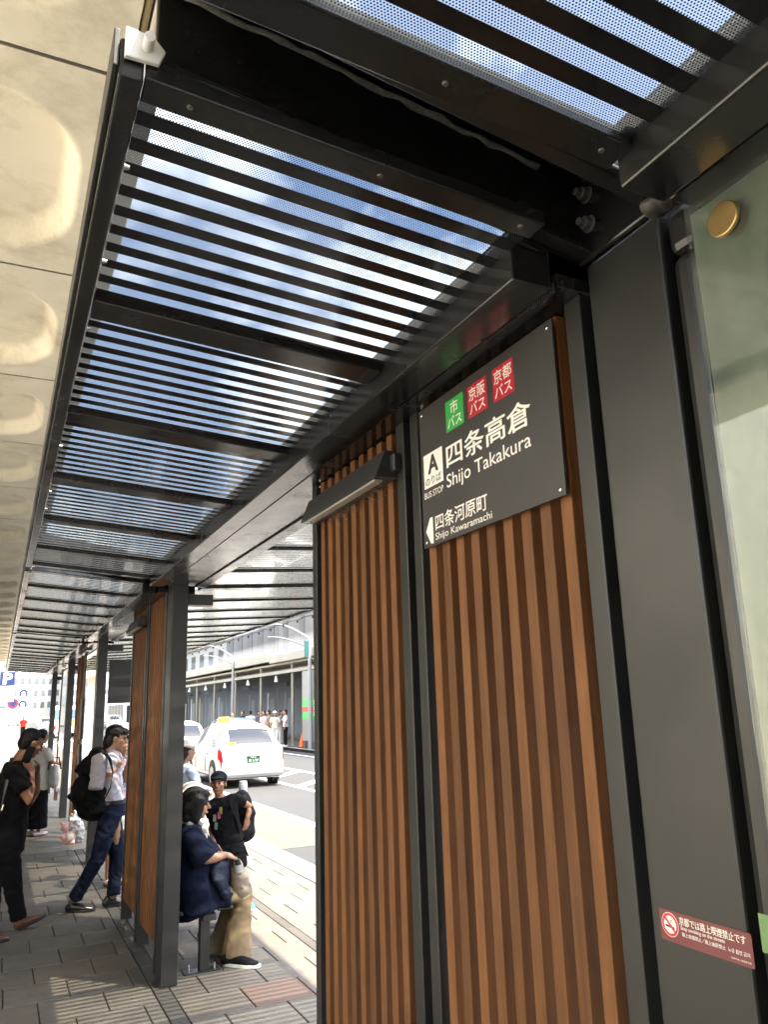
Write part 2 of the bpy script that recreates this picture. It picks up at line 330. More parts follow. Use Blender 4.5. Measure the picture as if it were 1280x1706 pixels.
# ---- kerbs, gutter, road and markings
GRANITE = M('pale granite kerb', (0.24, 0.225, 0.19), 0.7, var=0.25, vscale=60, bump=0.2, bscale=200, rnd=0.06)
ASPHALT = M('grey asphalt', (0.03, 0.0295, 0.028), 0.85, var=0.45, vscale=45, bump=0.5, bscale=160, dirt=(0.038, 0.036, 0.034), dscale=0.6, damt=0.6)
TANASPHALT = M('tan coarse bus bay surface', (0.066, 0.06, 0.048), 0.85, var=0.4, vscale=55, bump=0.5, bscale=150, dirt=(0.11, 0.095, 0.07), dscale=3, damt=0.5)
CONC = M('pale concrete gutter', (0.18, 0.17, 0.15), 0.8, var=0.12, vscale=8, bump=0.15)
RZ = -0.12
road = tag(MB().box(3.4, 12.0, -60, 260, -0.4, RZ).build('road', ASPHALT), kind='structure')
kerb = tag(MB().box(3.2, 3.39, -60, 140, -0.32, -0.02).build('kerb', MORTAR), kind='structure')
km = MB().box(-0.094, 0.094, -0.295, 0.295, -0.13, 0.004).mesh('kerb_stone'); km.materials.append(GRANITE)
for i in range(30): 
    o = link('kerb_stone', km, (3.3, 4.0+0.6*i, 0), kerb)
tag(MB().box(3.402, 3.76, -60, 140, -0.3, RZ+0.004).build('gutter', CONC), kind='structure')
tag(MB().box(3.764, 4.9, 11.4, 60, -0.3, RZ+0.005).build('bus_bay_surface', TANASPHALT), kind='structure')
LINE = M('worn white road paint', (0.72, 0.71, 0.68), 0.7, var=0.15, vscale=20)
def marking(pts, w, name='road_marking', z=RZ+0.006):
    mb = MB()
    for a, b in zip(pts[:-1], pts[1:]):
        a = Vector((a[0], a[1], z)); b = Vector((b[0], b[1], z)); d = (b-a).normalized(); n = Vector((-d.y, d.x, 0))*w/2
        mb.add([a-n, b-n, b+n, a+n], [(0, 1, 2, 3)])
    return tag(mb.build(name, LINE), kind='structure')
marking([(4.98, -6), (4.98, 120)], 0.15)
for i in range(7): marking([(6.9, 17.0+2.6*i), (8.5, 18.9+2.6*i)], 0.3)
marking([(6.85, 12), (6.85, 60)], 0.14, z=RZ+0.010); marking([(8.55, 12), (8.55, 60)], 0.14, z=RZ+0.010)
for i in range(3): marking([(11.2, 10+0.01+18*i), (11.2, 27+18*i)], 0.13)
far_pave = tag(MB().box(12.2, 19.5, -60, 140, -0.4, 0.0).build('far_pavement', PAVEFAR), kind='structure')
fk = tag(MB().box(12.003, 12.2, -60, 140, -0.4, 0.006).build('far_kerb', MORTAR), kind='structure')
km2 = MB().box(-0.097, 0.097, -0.49, 0.49, -0.135, 0.012).mesh('kerb_stone'); km2.materials.append(GRANITE)
for i in range(30): link('kerb_stone', km2, (12.1, 22+1.0*i, 0), fk)
tag(MB().box(-300, 300, -300, 500, -0.9, -0.45).build('ground', ASPHALT), kind='structure')

# ---- near-side arcade: only its soffit shows, over the canopy's edge
SZ, SP, SY0 = 4.0, 1.437, 2.46
arc = empty('arcade_building', (-3, 8, 0), 'cream concrete arcade roof with rounded recesses over the pavement, left of the canopy', 'arcade')
def soffit_mesh():
    x0, x1 = -2.6, 0.245; nx, ny = 90, 60; d = SP-0.018; mb = MB(); vs = []
    def h(x, y):
        cx, cy, hx, hy, r = -0.62, d*0.5+0.02, 0.745, 0.525, 0.36
        qx = abs(x-cx)-hx+r; qy = abs(y-cy)-hy+r
        s = math.hypot(max(qx, 0), max(qy, 0))+min(max(qx, qy), 0)-r
        t = min(max((0.004-s)/0.055, 0), 1)
        return 0.10*math.sin(t*math.pi/2)**0.9
    # finer columns near the visible edge
    X = [x0+(x1-x0)*(1-(1-i/nx)**1.7) for i in range(nx+1)]; Y = [d*j/ny for j in range(ny+1)]
    for y in Y:
        for x in X: vs.append((x, y, h(x, y)))
    fs = [(j*(nx+1)+i, (j+1)*(nx+1)+i, (j+1)*(nx+1)+i+1, j*(nx+1)+i+1) for j in range(ny) for i in range(nx)]
    mb.add(vs, fs)
    mb.add([(x0, 0, 0), (x1, 0, 0), (x1, d, 0), (x0, d, 0), (x0, 0, .2), (x1, 0, .2), (x1, d, .2), (x0, d, .2)], [(0, 4, 5, 1), (1, 5, 6, 2), (2, 6, 7, 3), (3, 7, 4, 0), (4, 7, 6, 5)])
    me = mb.mesh('soffit_panel', smooth=True); me.materials.append(CREAM); return me
sm = soffit_mesh()
for k in range(-3, 24): link('soffit_panel', sm, (0, SY0+SP*k+0.009, SZ), arc)
JOINT = M('dark brown joint', (0.05, 0.04, 0.03), 0.8)
for k in range(-3, 25): MB().box(-2.6, 0.243, SY0+SP*k-0.03, SY0+SP*k+0.03, SZ+0.03, SZ+0.19).build('joint_backing', JOINT, arc)
MB().tube([(0.262, -2.6, SZ+0.02), (0.262, 37, SZ+0.02)], 0.012, 8).build('edge_trim', M('yellowed edge trim', (0.42, 0.33, 0.16), 0.5), arc)
MB().box(0.28, 0.36, -60, 37, SZ-0.005, SZ+0.5).build('fascia', M('pale fascia', (0.62, 0.6, 0.55), 0.6), arc, bevel=0.01)
MB().box(-2.6, 0.28, -60, 37, SZ+0.2, SZ+0.45).build('roof_slab', CREAM, arc)
SHOPW = M('shop front stone', (0.78, 0.74, 0.64), 0.6, var=0.2); SHOPG = M('shop window glass', (0.05, 0.055, 0.06), 0.08, spec=0.6)
MB().box(-30, -3.21, 6.2, 60, -0.3, 12).build('wall', SHOPW, arc); MB().box(-30, -3.21, -60, -2.2, -0.3, 9).build('wall', SHOPW, arc)  # gap left between the walls lets the side light in
MB().box(-3.2, -2.6, -60, 60, SZ+0.1, SZ+0.4).build('roof_slab', CREAM, arc)
for k in range(12): MB().box(-3.205, -3.15, 7.8+3.2*k, 10.4+3.2*k, 0.5, 3.0).build('shop_window', SHOPG, arc, bevel=0.01)

# ================================================================== BUS SHELTER
BAY, SEC = 5.05, 5.05/6
BAYS = [-3.91+BAY*k for k in range(6)]
shelter = empty('bus_shelter', (1.2, 1.14, 0), 'long charcoal steel bus shelter with striped glass butterfly roof and brown slat screens', 'bus shelter')
def zl(x): return 2.815+0.08*(0.945-x)
def zr(x): return 2.775+0.05*(x-1.36)
ROOFGLASS = glass('plain roof glass', (0.93, 0.96, 0.95))
def pane_mesh(side, d):
    x0, x1 = (0.14, 0.947) if side == 'L' else (1.358, 2.93); z = zl if side == 'L' else zr
    mb = MB(); b = 0.010
    mb.add([(x0, 0, z(x0)), (x1, 0, z(x1)), (x1, d, z(x1)), (x0, d, z(x0)), (x0, 0, z(x0)+b), (x1, 0, z(x1)+b), (x1, d, z(x1)+b), (x0, d, z(x0)+b)],
           [(0, 3, 2, 1)]); n = len(mb.v)-8
    mb.cur = 1
    for f in ((4, 5, 6, 7), (0, 1, 5, 4), (1, 2, 6, 5), (2, 3, 7, 6), (3, 0, 4, 7)): mb.f.append(f); mb.m.append(1)
    me = mb.mesh('roof_pane'); me.materials.append(DOTS if side == 'L' else DOTSR); me.materials.append(ROOFGLASS); return me
def bar_geo(mb, side, y):
    x0, x1 = (0.142, 0.945) if side == 'L' else (1.36, 2.925); z = zl if side == 'L' else zr
    w = 0.0178; t0, t1 = -0.0022, -0.0008
    mb.add([(x, y+s*w, z(x)+t) for t in (t0, t1) for s in (-1, 1) for x in (x0, x1)], [(0, 2, 3, 1), (4, 5, 7, 6), (0, 1, 5, 4), (2, 6, 7, 3), (0, 4, 6, 2), (1, 3, 7, 5)]); mb.m[-5] = 1
BOUNCETOP = M('pale bounce top of the stripes', (0.6, 0.58, 0.53), 0.6)  # pale top stands in for sun reflected off the glass onto the soffit
barm = {}
for s in 'LR':
    mb = MB(); bar_geo(mb, s, 0); barm[s] = mb.mesh('louvre_bar'); barm[s].materials.append(BLACK); barm[s].materials.append(BOUNCETOP)
panem = {}; _solid = {}
def solid_mesh(d):
    if round(d, 3) not in _solid:
        mb = MB(); x0, x1 = 1.358, 2.93
        mb.add([(x, y, zr(x)+t) for t in (0, 0.02) for y in (0, d) for x in (x0, x1)], [(0, 2, 3, 1), (4, 5, 7, 6), (0, 1, 5, 4), (2, 6, 7, 3), (0, 4, 6, 2), (1, 3, 7, 5)])
        me = mb.mesh('sun_block_panel'); me.materials.append(STEEL2); _solid[round(d, 3)] = me
    return _solid[round(d, 3)]
def rafter(side, y0, y1, deep=0.05):
    x0, x1 = (0.14, 0.944) if side == 'L' else (1.361, 2.93); z = zl if side == 'L' else zr
    mb = MB(); mb.add([(x, y, z(x)+t) for t in (-0.02, 0.013) for y in (y0, y1) for x in (x0, x1)], [(0, 2, 3, 1), (4, 5, 7, 6), (0, 1, 5, 4), (2, 6, 7, 3), (0, 4, 6, 2), (1, 3, 7, 5)])
    return mb.build('rafter', STEEL, shelter, bevel=0.004)
PITCH_B = 0.0735
for b in range(5):
    B0, B1 = BAYS[b], BAYS[b+1]-0.185
    if b == 4: B1 = BAYS[5]-0.1
    BL = B1
    for side in 'LR':
        if side == 'R': B1 = BAYS[b+1]-0.012 if b < 4 else B1
        rafter(side, B0+0.0, B0+0.058); rafter(side, B1-0.07, B1)
        for k in range(1, 6): rafter(side, B0+SEC*k-0.045, B0+SEC*k+0.055)
        for k in range(6):
            y0 = B0+SEC*k+0.055; y1 = min(B0+SEC*(k+1)-0.045, B1-0.07)
            d = y1-y0; key = (side, round(d, 3))
            if key not in panem: panem[key] = pane_mesh(side, d)
            pane = link('roof_pane', panem[key], (0, y0, 0), shelter)
            single = (side == 'L' and (b in (1,) or (b == 0 and k >= 4) or (b == 2 and k < 3))) or (side == 'R' and b == 1 and k >= 2)
            n = int((d+0.01)/PITCH_B); off = 0.028
            ys = [y1-off-PITCH_B*i - (0.0 if b == 0 else 0.0) for i in range(n+1) if y1-off-PITCH_B*i > y0]
            if b > 0: ys = [y0+0.062+PITCH_B*i for i in range(n) if y0+0.062+PITCH_B*i < y1-0.004]
            else: ys = [y1-0.012-0.032-0.0165-PITCH_B*i for i in range(n+1) if y1-0.06-PITCH_B*i > y0]
            if side == 'R' and (b == 0 or (b == 1 and k < 2)):      # opaque sections added out of view to keep sun off the slats
                pane.data = solid_mesh(d); pane.name = 'sun_block_panel'; continue
            if single:
                for yy in ys: link('louvre_bar', barm[side], (0, yy, 0), pane)
            else:
                mb = MB()
                for yy in ys: bar_geo(mb, side, yy)
                tag(mb.build('louvre_bars', [BLACK, BOUNCETOP], pane), kind='stuff')
    MB().box(2.932, 2.985, B0, B1, zr(2.95)-0.03, zr(2.95)+0.05).build('edge_rail', STEEL, shelter, bevel=0.004)
    B1 = BL   # edge rails and spine of this bay
    mb = MB(); mb.box(0.098, 0.138, B0, B1, zl(0.12)-0.03, zl(0.12)+0.045); mb.build('edge_rail', STEEL, shelter, bevel=0.004)
    MB().box(0.088, 0.0975, B0-0.0, B1+0.0, zl(0.12)-0.012, zl(0.12)+0.06).build('gutter_lip', STEEL2, shelter, bevel=0.002)
    S0, S1 = B0+0.13, BAYS[b+1]-0.21
    box('spine_beam', STEEL, shelter, 0.946, 1.052, S0, S1, 2.74, 2.86, 0.005)
    box('spine_plate', STEEL, shelter, 1.068, 1.275, S0, S1, 2.752, 2.785, 0.003)
    box('spine_beam', STEEL, shelter, 1.279, 1.357, S0, S1, 2.742, 2.86, 0.005)
    box('spine_cover', STEEL, shelter, 0.95, 1.352, S0, S1, 2.862, 2.872, 0)
    for k in range(14):                                    # screws on the edge rail
        if b in (0, 1, 2): 
            yy = B0+0.25+k*0.36
            if yy < B1: MB().tube([(0.1385, yy, zl(0.14)-0.012), (0.150, yy, zl(0.14)-0.012)], [0.006, 0.0045], 8).build('screw', CHROME, shelter)
FOAM = M('grey caulking', (0.10, 0.098, 0.09), 0.9, var=0.5, vscale=70, bump=1.0, bscale=90)
for c, Y in enumerate(BAYS):
    if c == 0: continue
    col = box('column', STEEL2, shelter, 1.14, 1.256, Y-0.11, Y+0.11, 0.0, 2.805, 0.006)
    box('column_head', STEEL, shelter, 1.145, 1.251, Y-0.1, Y+0.1, 2.806, 3.01, 0.004)
    for sgn in (-1, 1):
        X0 = 1.139 if sgn < 0 else 1.257; X1 = 0.168 if sgn < 0 else 2.9
        xx = X0+sgn*0.004
        def zb(x): return 2.812+0.155*abs(x-X0)/0.97 if sgn < 0 else 2.80+0.115*abs(x-X0)/1.64
        for ya, yb in ((Y-0.178, Y-0.16), (Y+0.1, Y+0.118)):
            dz = -0.03 if ya < Y else 0.0
            mb = MB(); pl = [(xx, ya, zb(xx)+dz), (X1, ya, zb(X1)+dz), (X1, ya, zb(X1)+(0.035 if ya < Y else 0.2)), (xx, ya, zb(xx)+(0.035 if ya < Y else 0.2))]
            mb.prism(pl, (0, 0, 0), (0, yb-ya, 0)); mb.build('arm_flange', STEEL, shelter, bevel=0.004, fix=True)
            # lower lip of the flange
            s = 1 if ya > Y else -1; yo = ya if s < 0 else yb
            mb = MB(); mb.add([(x, yy, zb(x)+dz+t) for t in (0.0, 0.012) for yy in ((yo+0.002*s, yo-0.05*s)) for x in (xx, X1)], [(0, 2, 3, 1), (4, 5, 7, 6), (0, 1, 5, 4), (2, 6, 7, 3), (0, 4, 6, 2), (1, 3, 7, 5)])
            mb.build('flange_lip', STEEL, shelter, bevel=0.003, fix=True)
        mb = MB(); mb.add([(x, yy, zb(x)+(0.03 if yy < Y else 0.185)+t) for t in (0.0, 0.012) for yy in (Y-0.159, Y+0.099) for x in (xx, X1)], [(0, 2, 3, 1), (4, 5, 7, 6), (0, 1, 5, 4), (2, 6, 7, 3), (0, 4, 6, 2), (1, 3, 7, 5)])
        mb.build('arm_web', STEEL, shelter, fix=True)
        if c == 1 and sgn < 0:
            pts = [(X1+0.03+i*0.03, Y+0.01+random.uniform(-.004, .004), zb(X1+0.03+i*0.03)+0.10) for i in range(26)]
            MB().tube(pts, [(0.007+random.uniform(-.003, .003), 0.005) for _ in pts], 7).build('caulking', FOAM, shelter, smooth=True)
        xe = X0
        mb = MB(); mb.box(min(xe, xe+sgn*0.014), max(xe, xe+sgn*0.014), Y-0.12, Y+0.119, 2.806, 3.0); mb.build('end_plate', STEEL, shelter, bevel=0.006)
        if c in (1, 2) and sgn < 0:
            for (yy, zz) in ((Y+0.068, 2.962), (Y+0.068, 2.886), (Y-0.066, 2.962), (Y-0.066, 2.886)):
                x = xe-0.014
                bo = MB(); bo.tube([(x, yy, zz), (x-0.004, yy, zz)], 0.02, 16); bo.tube([(x-0.004, yy, zz), (x-0.02, yy, zz)], 0.0155, 6); bo.tube([(x-0.02, yy, zz), (x-0.034, yy, zz)], 0.009, 10)
                bo.build('bolt', DULLBOLT, shelter, bevel=0.0015)
    box('sun_cap_plate', STEEL, shelter, 1.16, 1.6, Y-0.42, Y+0.2, 3.022, 3.03, 0)  # plate added above the column head to stop sun leaking through
    box('bracket', STEEL2, shelter, 1.257, 1.46, Y-0.06, Y+0.06, 2.63, 2.715, 0.004)
    # gutter end bracket at the roof edge
    br = MB(); pl = [(0.105, 0, 2.882), (0.105, 0, 2.94), (0.150, 0, 2.935), (0.170, 0, 2.912), (0.160, 0, 2.884)]
    br.prism(pl, (0, Y-0.012, 0), (0, Y-0.003, 0)); e = br.build('gutter_end', M('white gutter end', (0.8, 0.8, 0.78), 0.4), shelter, bevel=0.002, fix=True)
    MB().tube([(0.140, Y-0.012, 2.908), (0.140, Y-0.04, 2.907)], 0.009, 14).build('gutter_spout', M('white spout', (0.75, 0.75, 0.73), 0.4), shelter)
box('corner_plate', STEEL, shelter, 0.925, 0.97, 0.86, 0.968, 2.835, 2.85, 0)
# screws under the near rails
for x in (0.22, 0.58, 0.9):
    for yy, in ((1.168,), (0.918,)):
        MB().tube([(x, yy, zl(x)-0.0185), (x, yy, zl(x)-0.0225)], [0.0065, 0.005], 12).build('screw', DULLBOLT, shelter)

# ---- slat screens (each column carries one): outer bars, two leaves of nine boards
slatm = MB().box(-0.02, 0.02, -0.0205, 0.0205, -1.2725, 1.2725).mesh('slat'); slatm.materials.append(WOOD)
def screen(Y):
    def bar(y0, y1, z1): return box('screen_post', STEEL2, shelter, 1.14, 1.235, Y+y0, Y+y1, 0.02, z1, 0.003)
    posts = [bar(0.144, 0.199, 2.775), bar(0.95, 1.001, 2.76), bar(1.048, 1.103, 2.76), bar(1.86, 1.909, 2.755)]
    for s0 in (0.258, 1.169):
        lo = Y+s0-0.012; hi = Y+s0+0.0795*8+0.06
        leaf = box('slat_screen', BLACK, shelter, 1.190, 1.212, lo-0.03, hi, 2.70, 2.74, 0.002)
        for z in (0.22,): box('rail', BLACK, leaf, 1.190, 1.212, lo-0.03, hi, z, z+0.04, 0.002)
        for i in range(9):
            o = link('slat', slatm, (1.167, Y+s0+0.0025+0.0795*i, 1.4745+random.uniform(-.003, .003)), leaf)
            b = o.modifiers.new('bevel', 'BEVEL'); b.width = 0.0025; b.segments = 2
    box('head_plate', STEEL, shelter, 1.242, 1.25, Y+0.14, Y+1.91, 2.55, 2.745, 0.001)
    for yy in (0.21, 0.94, 1.112, 1.85):
        bo = MB(); z = 2.742; bo.tube([(1.165, Y+yy, z), (1.165, Y+yy, z-0.006)], 0.016, 14); bo.tube([(1.165, Y+yy, z-0.006), (1.165, Y+yy, z-0.018)], 0.009, 6); bo.build('bolt', CHROME, shelter)
for Y in (BAYS[1], BAYS[2]): screen(Y)

# ---- glazed board beside the near column
Yg = 0.945
box('cover_post', STEEL2, shelter, 1.150, 1.25, 0.958, 1.022, 0.0, 2.698, 0.022)
box('cover_post', STEEL2, shelter, 1.150, 1.25, 0.958, 1.022, 2.703, 2.80, 0.018)
BACKB = M('grey green backing board', (0.13, 0.135, 0.118), 0.3, var=0.35, vscale=3.5, dirt=(0.24, 0.245, 0.215), dscale=4, damt=0.6)
box('backing_board', BACKB, shelter, 1.140, 1.147, -1.3, Yg+0.005, 0.3, 2.75, 0.002)
box('glass_panel', GLASS, shelter, 1.118, 1.128, -1.3, Yg, 0.35, 2.762, 0.0015)
for zz in (2.678, 1.5, 0.5):
    for yy in (0.857, -0.2):
        d = MB(); d.tube([(1.117, yy, zz), (1.108, yy, zz)], 0.033, 40); d.build('brass_disc', BRASS, shelter, bevel=0.002, autosmooth=True)
        MB().tube([(1.1285, yy, zz), (1.1395, yy, zz)], 0.014, 16).build('standoff', DULLBOLT, shelter)
TAR = M('torn black sealing tape', (0.03, 0.028, 0.026), 0.55, var=0.6, vscale=50, bump=1.0, bscale=40, dirt=(0.22, 0.2, 0.18), dscale=14, damt=0.8)
mb = MB(); pts = []
for i in range(46):
    y = 1.0-i*0.022; pts.append((1.085+0.010*noise.noise((i*.5, 0, 0)), y, 2.778+0.006*noise.noise((i*.7, 3, 0))))
mb.tube(pts, [(0.030+0.010*noise.noise((i*.9, 7, 0)), 0.017+0.007*noise.noise((i*.8, 9, 1))) for i in range(46)], 11)
for v in mb.v: v += 0.006*noise.noise_vector(v*38)
mb.build('sealing_tape', TAR, shelter, smooth=True)
mb = MB()
for i in range(40):
    y = 0.80-i*0.022; w = 0.012+0.009*noise.noise((i*.6, 21, 0)); mb.box(1.118-w, 1.118+w, y-0.0115, y+0.0115, 2.769, 2.7735+0.004*noise.noise((i*.5, 2, 2)))
mb.build('torn_paper_strip', M('torn grey paper strip', (0.3, 0.27, 0.26), 0.8, var=0.4, vscale=60), shelter)
# brush strip along the spine gap above the screen
mb = MB()
for i in range(60): mb.box(1.056, 1.062, 1.27+i*0.008, 1.2745+i*0.008, 2.735, 2.758)
mb.build('brush_strip', RUBBER, shelter)

# ================================================================== SIGNS, STICKERS AND LAMPS ON THE SHELTER
def onX(px, py, X):
    d = ray(px, py); return Vector((0, 0, HC)) + d*(X/d.x)
def text_mesh(s, bold=0.0, ext=0.0):
    cu = bpy.data.curves.new('lettering', 'FONT'); cu.body = s; cu.size = 1; cu.offset = bold; cu.extrude = ext; cu.resolution_u = 4
    o = bpy.data.objects.new('lettering', cu); COL.objects.link(o)
    bpy.context.view_layer.update()
    me = bpy.data.meshes.new_from_object(o.evaluated_get(bpy.context.evaluated_depsgraph_get()))
    bpy.data.objects.remove(o); bpy.data.curves.remove(cu); return me
def lettering(s, O, ux, uy, box_, mat, parent, bold=0.0, name='lettering', lift=0.0006, keep=False):
    """text fitted into box_ = (u0, u1, v0, v1) of the plane O + u*ux + v*uy"""
    me = text_mesh(s, 0.0); ux = Vector(ux); uy = Vector(uy); nz = ux.cross(uy); O = Vector(O)
    xs = [v.co.x for v in me.vertices]; ys = [v.co.y for v in me.vertices]
    x0, x1, y0, y1 = min(xs), max(xs), min(ys), max(ys); u0, u1, v0, v1 = box_
    sx = (u1-u0)/(x1-x0); sy = (v1-v0)/(y1-y0)
    if keep: sx = min(sx, sy); sy = sx
    org = wloc(parent) if parent else Vector((0, 0, 0))
    if bold:                                   # heavier strokes: shifted copies, each a hair proud of the last
        vs = [v.co.copy() for v in me.vertices]; fs = [tuple(p.vertices) for p in me.polygons]; n = len(vs); V = []; F = []
        k = bold*1.0
        for i, (dx, dy) in enumerate(((0, 0), (-k, 0), (k, 0), (0, -k*0.8), (0, k*0.8), (k*0.7, k*0.6), (-k*0.7, -k*0.6), (k*0.7, -k*0.6), (-k*0.7, k*0.6))):
            V += [(v.x+dx, v.y+dy, i*0.00003) for v in vs]; F += [tuple(a+n*i for a in f) for f in fs]
        me = bpy.data.meshes.new('lettering'); me.from_pydata(V, [], F)
    for v in me.vertices:
        p = O+ux*(u0+(v.co.x-x0)*sx)+uy*(v0+(v.co.y-y0)*sy)+nz*(lift+v.co.z); v.co = p-org
    me.materials.clear(); me.materials.append(mat)
    o = bpy.data.objects.new(name, me); COL.objects.link(o)
    if parent: o.parent = parent
    return o
def plate(O, ux, uy, box_, mat, parent, name, lift=0.0003, thick=0.0, r=0.0):
    ux = Vector(ux); uy = Vector(uy); nz = ux.cross(uy); O = Vector(O); u0, u1, v0, v1 = box_; pts = []
    if r:
        for cx, cy, a0 in ((u1-r, v0+r, -90), (u1-r, v1-r, 0), (u0+r, v1-r, 90), (u0+r, v0+r, 180)):
            for k in range(5): a = R(a0+22.5*k); pts.append((cx+r*math.cos(a), cy+r*math.sin(a)))
    else: pts = [(u0, v0), (u1, v0), (u1, v1), (u0, v1)]
    P = [O+ux*a+uy*b for a, b in pts]
    mb = MB(); mb.prism(P, nz*(lift-max(thick, 0.0002)), nz*lift); return mb.build(name, mat, parent)
def polyplate(O, ux, uy, pts, mat, parent, name, lift):
    ux = Vector(ux); uy = Vector(uy); nz = ux.cross(uy); O = Vector(O)
    mb = MB(); mb.prism([O+ux*a+uy*b for a, b in pts], nz*(lift-0.0003), nz*lift); return mb.build(name, mat, parent)
def ring(O, ux, uy, c, r0, r1, mat, parent, name, lift, n=40, a0=0, a1=360):
    ux = Vector(ux); uy = Vector(uy); nz = ux.cross(uy); O = Vector(O); mb = MB(); vs = []; fs = []
    full = abs(a1-a0) >= 360
    for k in range(n+1):
        a = R(a0+(a1-a0)*k/n)
        for r in (r0, r1): vs.append(O+ux*(c[0]+r*math.cos(a))+uy*(c[1]+r*math.sin(a))+nz*lift)
    for k in range(n): fs.append((2*k, 2*k+1, 2*k+3, 2*k+2))
    return mb.add(vs, fs).build(name, mat, parent)

SGREY = M('grey sign enamel', (0.034, 0.032, 0.030), 0.42, var=0.08, vscale=2, rvar=0.05)
SWHITE = M('sign white', (0.82, 0.80, 0.74), 0.5, var=0.03)
SGREEN = M('sign green', (0.03, 0.36, 0.06), 0.45, var=0.03); SRED = M('sign red', (0.42, 0.006, 0.02), 0.45, var=0.03)
XS = 1.125
sign = empty('bus_stop_sign', (XS, 1.71, 2.51), 'dark grey bus stop sign plate with white Japanese lettering on the slat screen', 'sign')
SO, SU, SV = (XS, 0, 0), (0, -1, 0), (0, 0, 1)        # u runs towards the camera (-Y), v up
def sb(y1, y0, z0, z1): return (-y1, -y0, z0, z1)
pl = MB().box(XS, XS+0.006, 1.371, 2.048, 2.296, 2.734).build('plate', SGREY, sign, bevel=0.001)
for yy in (1.39, 2.03):
    for zz in (2.312, 2.716):
        MB().ball((XS-0.0005, yy, zz), (0.0025, 0.006, 0.006), 12, 6).build('screw', CHROME, sign, smooth=True)
for (y1, y0, mat, top) in ((1.883, 1.784, SGREEN, '市'), (1.759, 1.661, SRED, '京阪'), (1.632, 1.536, SRED, '京都')):
    bd = plate(SO, SU, SV, sb(y1, y0, 2.611, 2.704), mat, sign, 'badge')
    c = (y0+y1)/2; w = 0.0215 if len(top) == 1 else 0.041
    lettering(top, SO, SU, SV, sb(c+w, c-w, 2.658, 2.696), SWHITE, bd, 0.008, lift=0.0009)
    lettering('バス', SO, SU, SV, sb(c+0.039, c-0.039, 2.619, 2.651), SWHITE, bd, 0.008, lift=0.0009)
bd = plate(SO, SU, SV, sb(2.029, 1.914, 2.476, 2.582), SWHITE, sign, 'badge')
lettering('A', SO, SU, SV, sb(1.999, 1.943, 2.518, 2.572), SGREY, bd, 0.035, lift=0.0009)
lettering('のりば', SO, SU, SV, sb(2.020, 1.926, 2.483, 2.508), SGREY, bd, 0.004, lift=0.0009)
lettering('BUS STOP', SO, SU, SV, sb(2.030, 1.916, 2.445, 2.464), SWHITE, sign, 0.006)
lettering('四条高倉', SO, SU, SV, sb(1.89, 1.478, 2.503, 2.574), SWHITE, sign, 0.016)
lettering('Shijo Takakura', SO, SU, SV, sb(1.895, 1.484, 2.435, 2.486), SWHITE, sign, 0.004)
polyplate(SO, SU, SV, [(-2.031, 2.345), (-2.004, 2.383), (-1.988, 2.383), (-1.988, 2.303), (-2.004, 2.305)], SWHITE, sign, 'arrow', 0.0006)
lettering('四条河原町', SO, SU, SV, sb(1.972, 1.692, 2.337, 2.384), SWHITE, sign, 0.012)
lettering('Shijo Kawaramachi', SO, SU, SV, sb(1.975, 1.673, 2.303, 2.330), SWHITE, sign, 0.003)

# no-smoking sticker on the near column
XC = 1.1397; CO = (XC, 0, 0)
STK = M('maroon sticker', (0.16, 0.035, 0.035), 0.4, var=0.1, vscale=20); STKR = M('sticker red', (0.6, 0.02, 0.04), 0.4); BLK = M('print black', (0.02, 0.02, 0.02), 0.5)
st = empty('sticker', (XC, 1.124, 1.44), 'maroon no smoking sticker in several languages on the near column', 'sticker')
plate(CO, SU, SV, sb(1.2265, 1.0215, 1.412, 1.465), STK, st, 'backing', lift=0.0008, r=0.004)
cc = (-1.2015, 1.441); 
ring(CO, SU, SV, cc, 0.0, 0.0205, SWHITE, st, 'emblem_white', 0.0011); ring(CO, SU, SV, cc, 0.0150, 0.0195, STKR, st, 'emblem_ring', 0.0014)
polyplate(CO, SU, SV, [(cc[0]-0.011, cc[1]-0.0005), (cc[0]+0.010, cc[1]-0.003), (cc[0]+0.010, cc[1]-0.0065), (cc[0]-0.011, cc[1]-0.004)], BLK, st, 'cigarette', 0.0016)
d = 0.0118; polyplate(CO, SU, SV, [(cc[0]-d-0.0015, cc[1]+d-0.0015), (cc[0]+d-0.0015, cc[1]-d-0.0015), (cc[0]+d+0.0015, cc[1]-d+0.0015), (cc[0]-d+0.0015, cc[1]+d+0.0015)], STKR, st, 'emblem_bar', 0.0018)
ring(CO, SU, SV, (cc[0]+0.004, cc[1]+0.006), 0.002, 0.003, BLK, st, 'smoke_curl', 0.0015, 16, 0, 300)
lettering('京都では路上喫煙禁止です', CO, SU, SV, sb(1.178, 1.0335, 1.4455, 1.4595), SWHITE, st, 0.012, lift=0.0013)
lettering('Stop smoking on the streets', CO, SU, SV, sb(1.176, 1.078, 1.4365, 1.4445), SWHITE, st, 0.008, lift=0.0013)
lettering('路上吸烟禁止／路上抽菸禁止  노상 흡연 금지', CO, SU, SV, sb(1.174, 1.0285, 1.4275, 1.4345), SWHITE, st, 0.006, lift=0.0013)
lettering('京都市路上喫煙等対策', CO, SU, SV, sb(1.068, 1.0275, 1.418, 1.421), SWHITE, st, 0.0, lift=0.0013)
# small green label on the glazed board
GL = M('faded green label', (0.13, 0.24, 0.09), 0.5, var=0.15, vscale=30)
a = onX(1263, 1520, 1.1175)
gl = plate((1.1178, 0, 0), SU, SV, (-a.y, -a.y+0.14, a.z-0.057, a.z), GL, None, 'label', lift=0.0006); tag(gl, 'faded green label stuck on the glass board beside the near column', 'label')

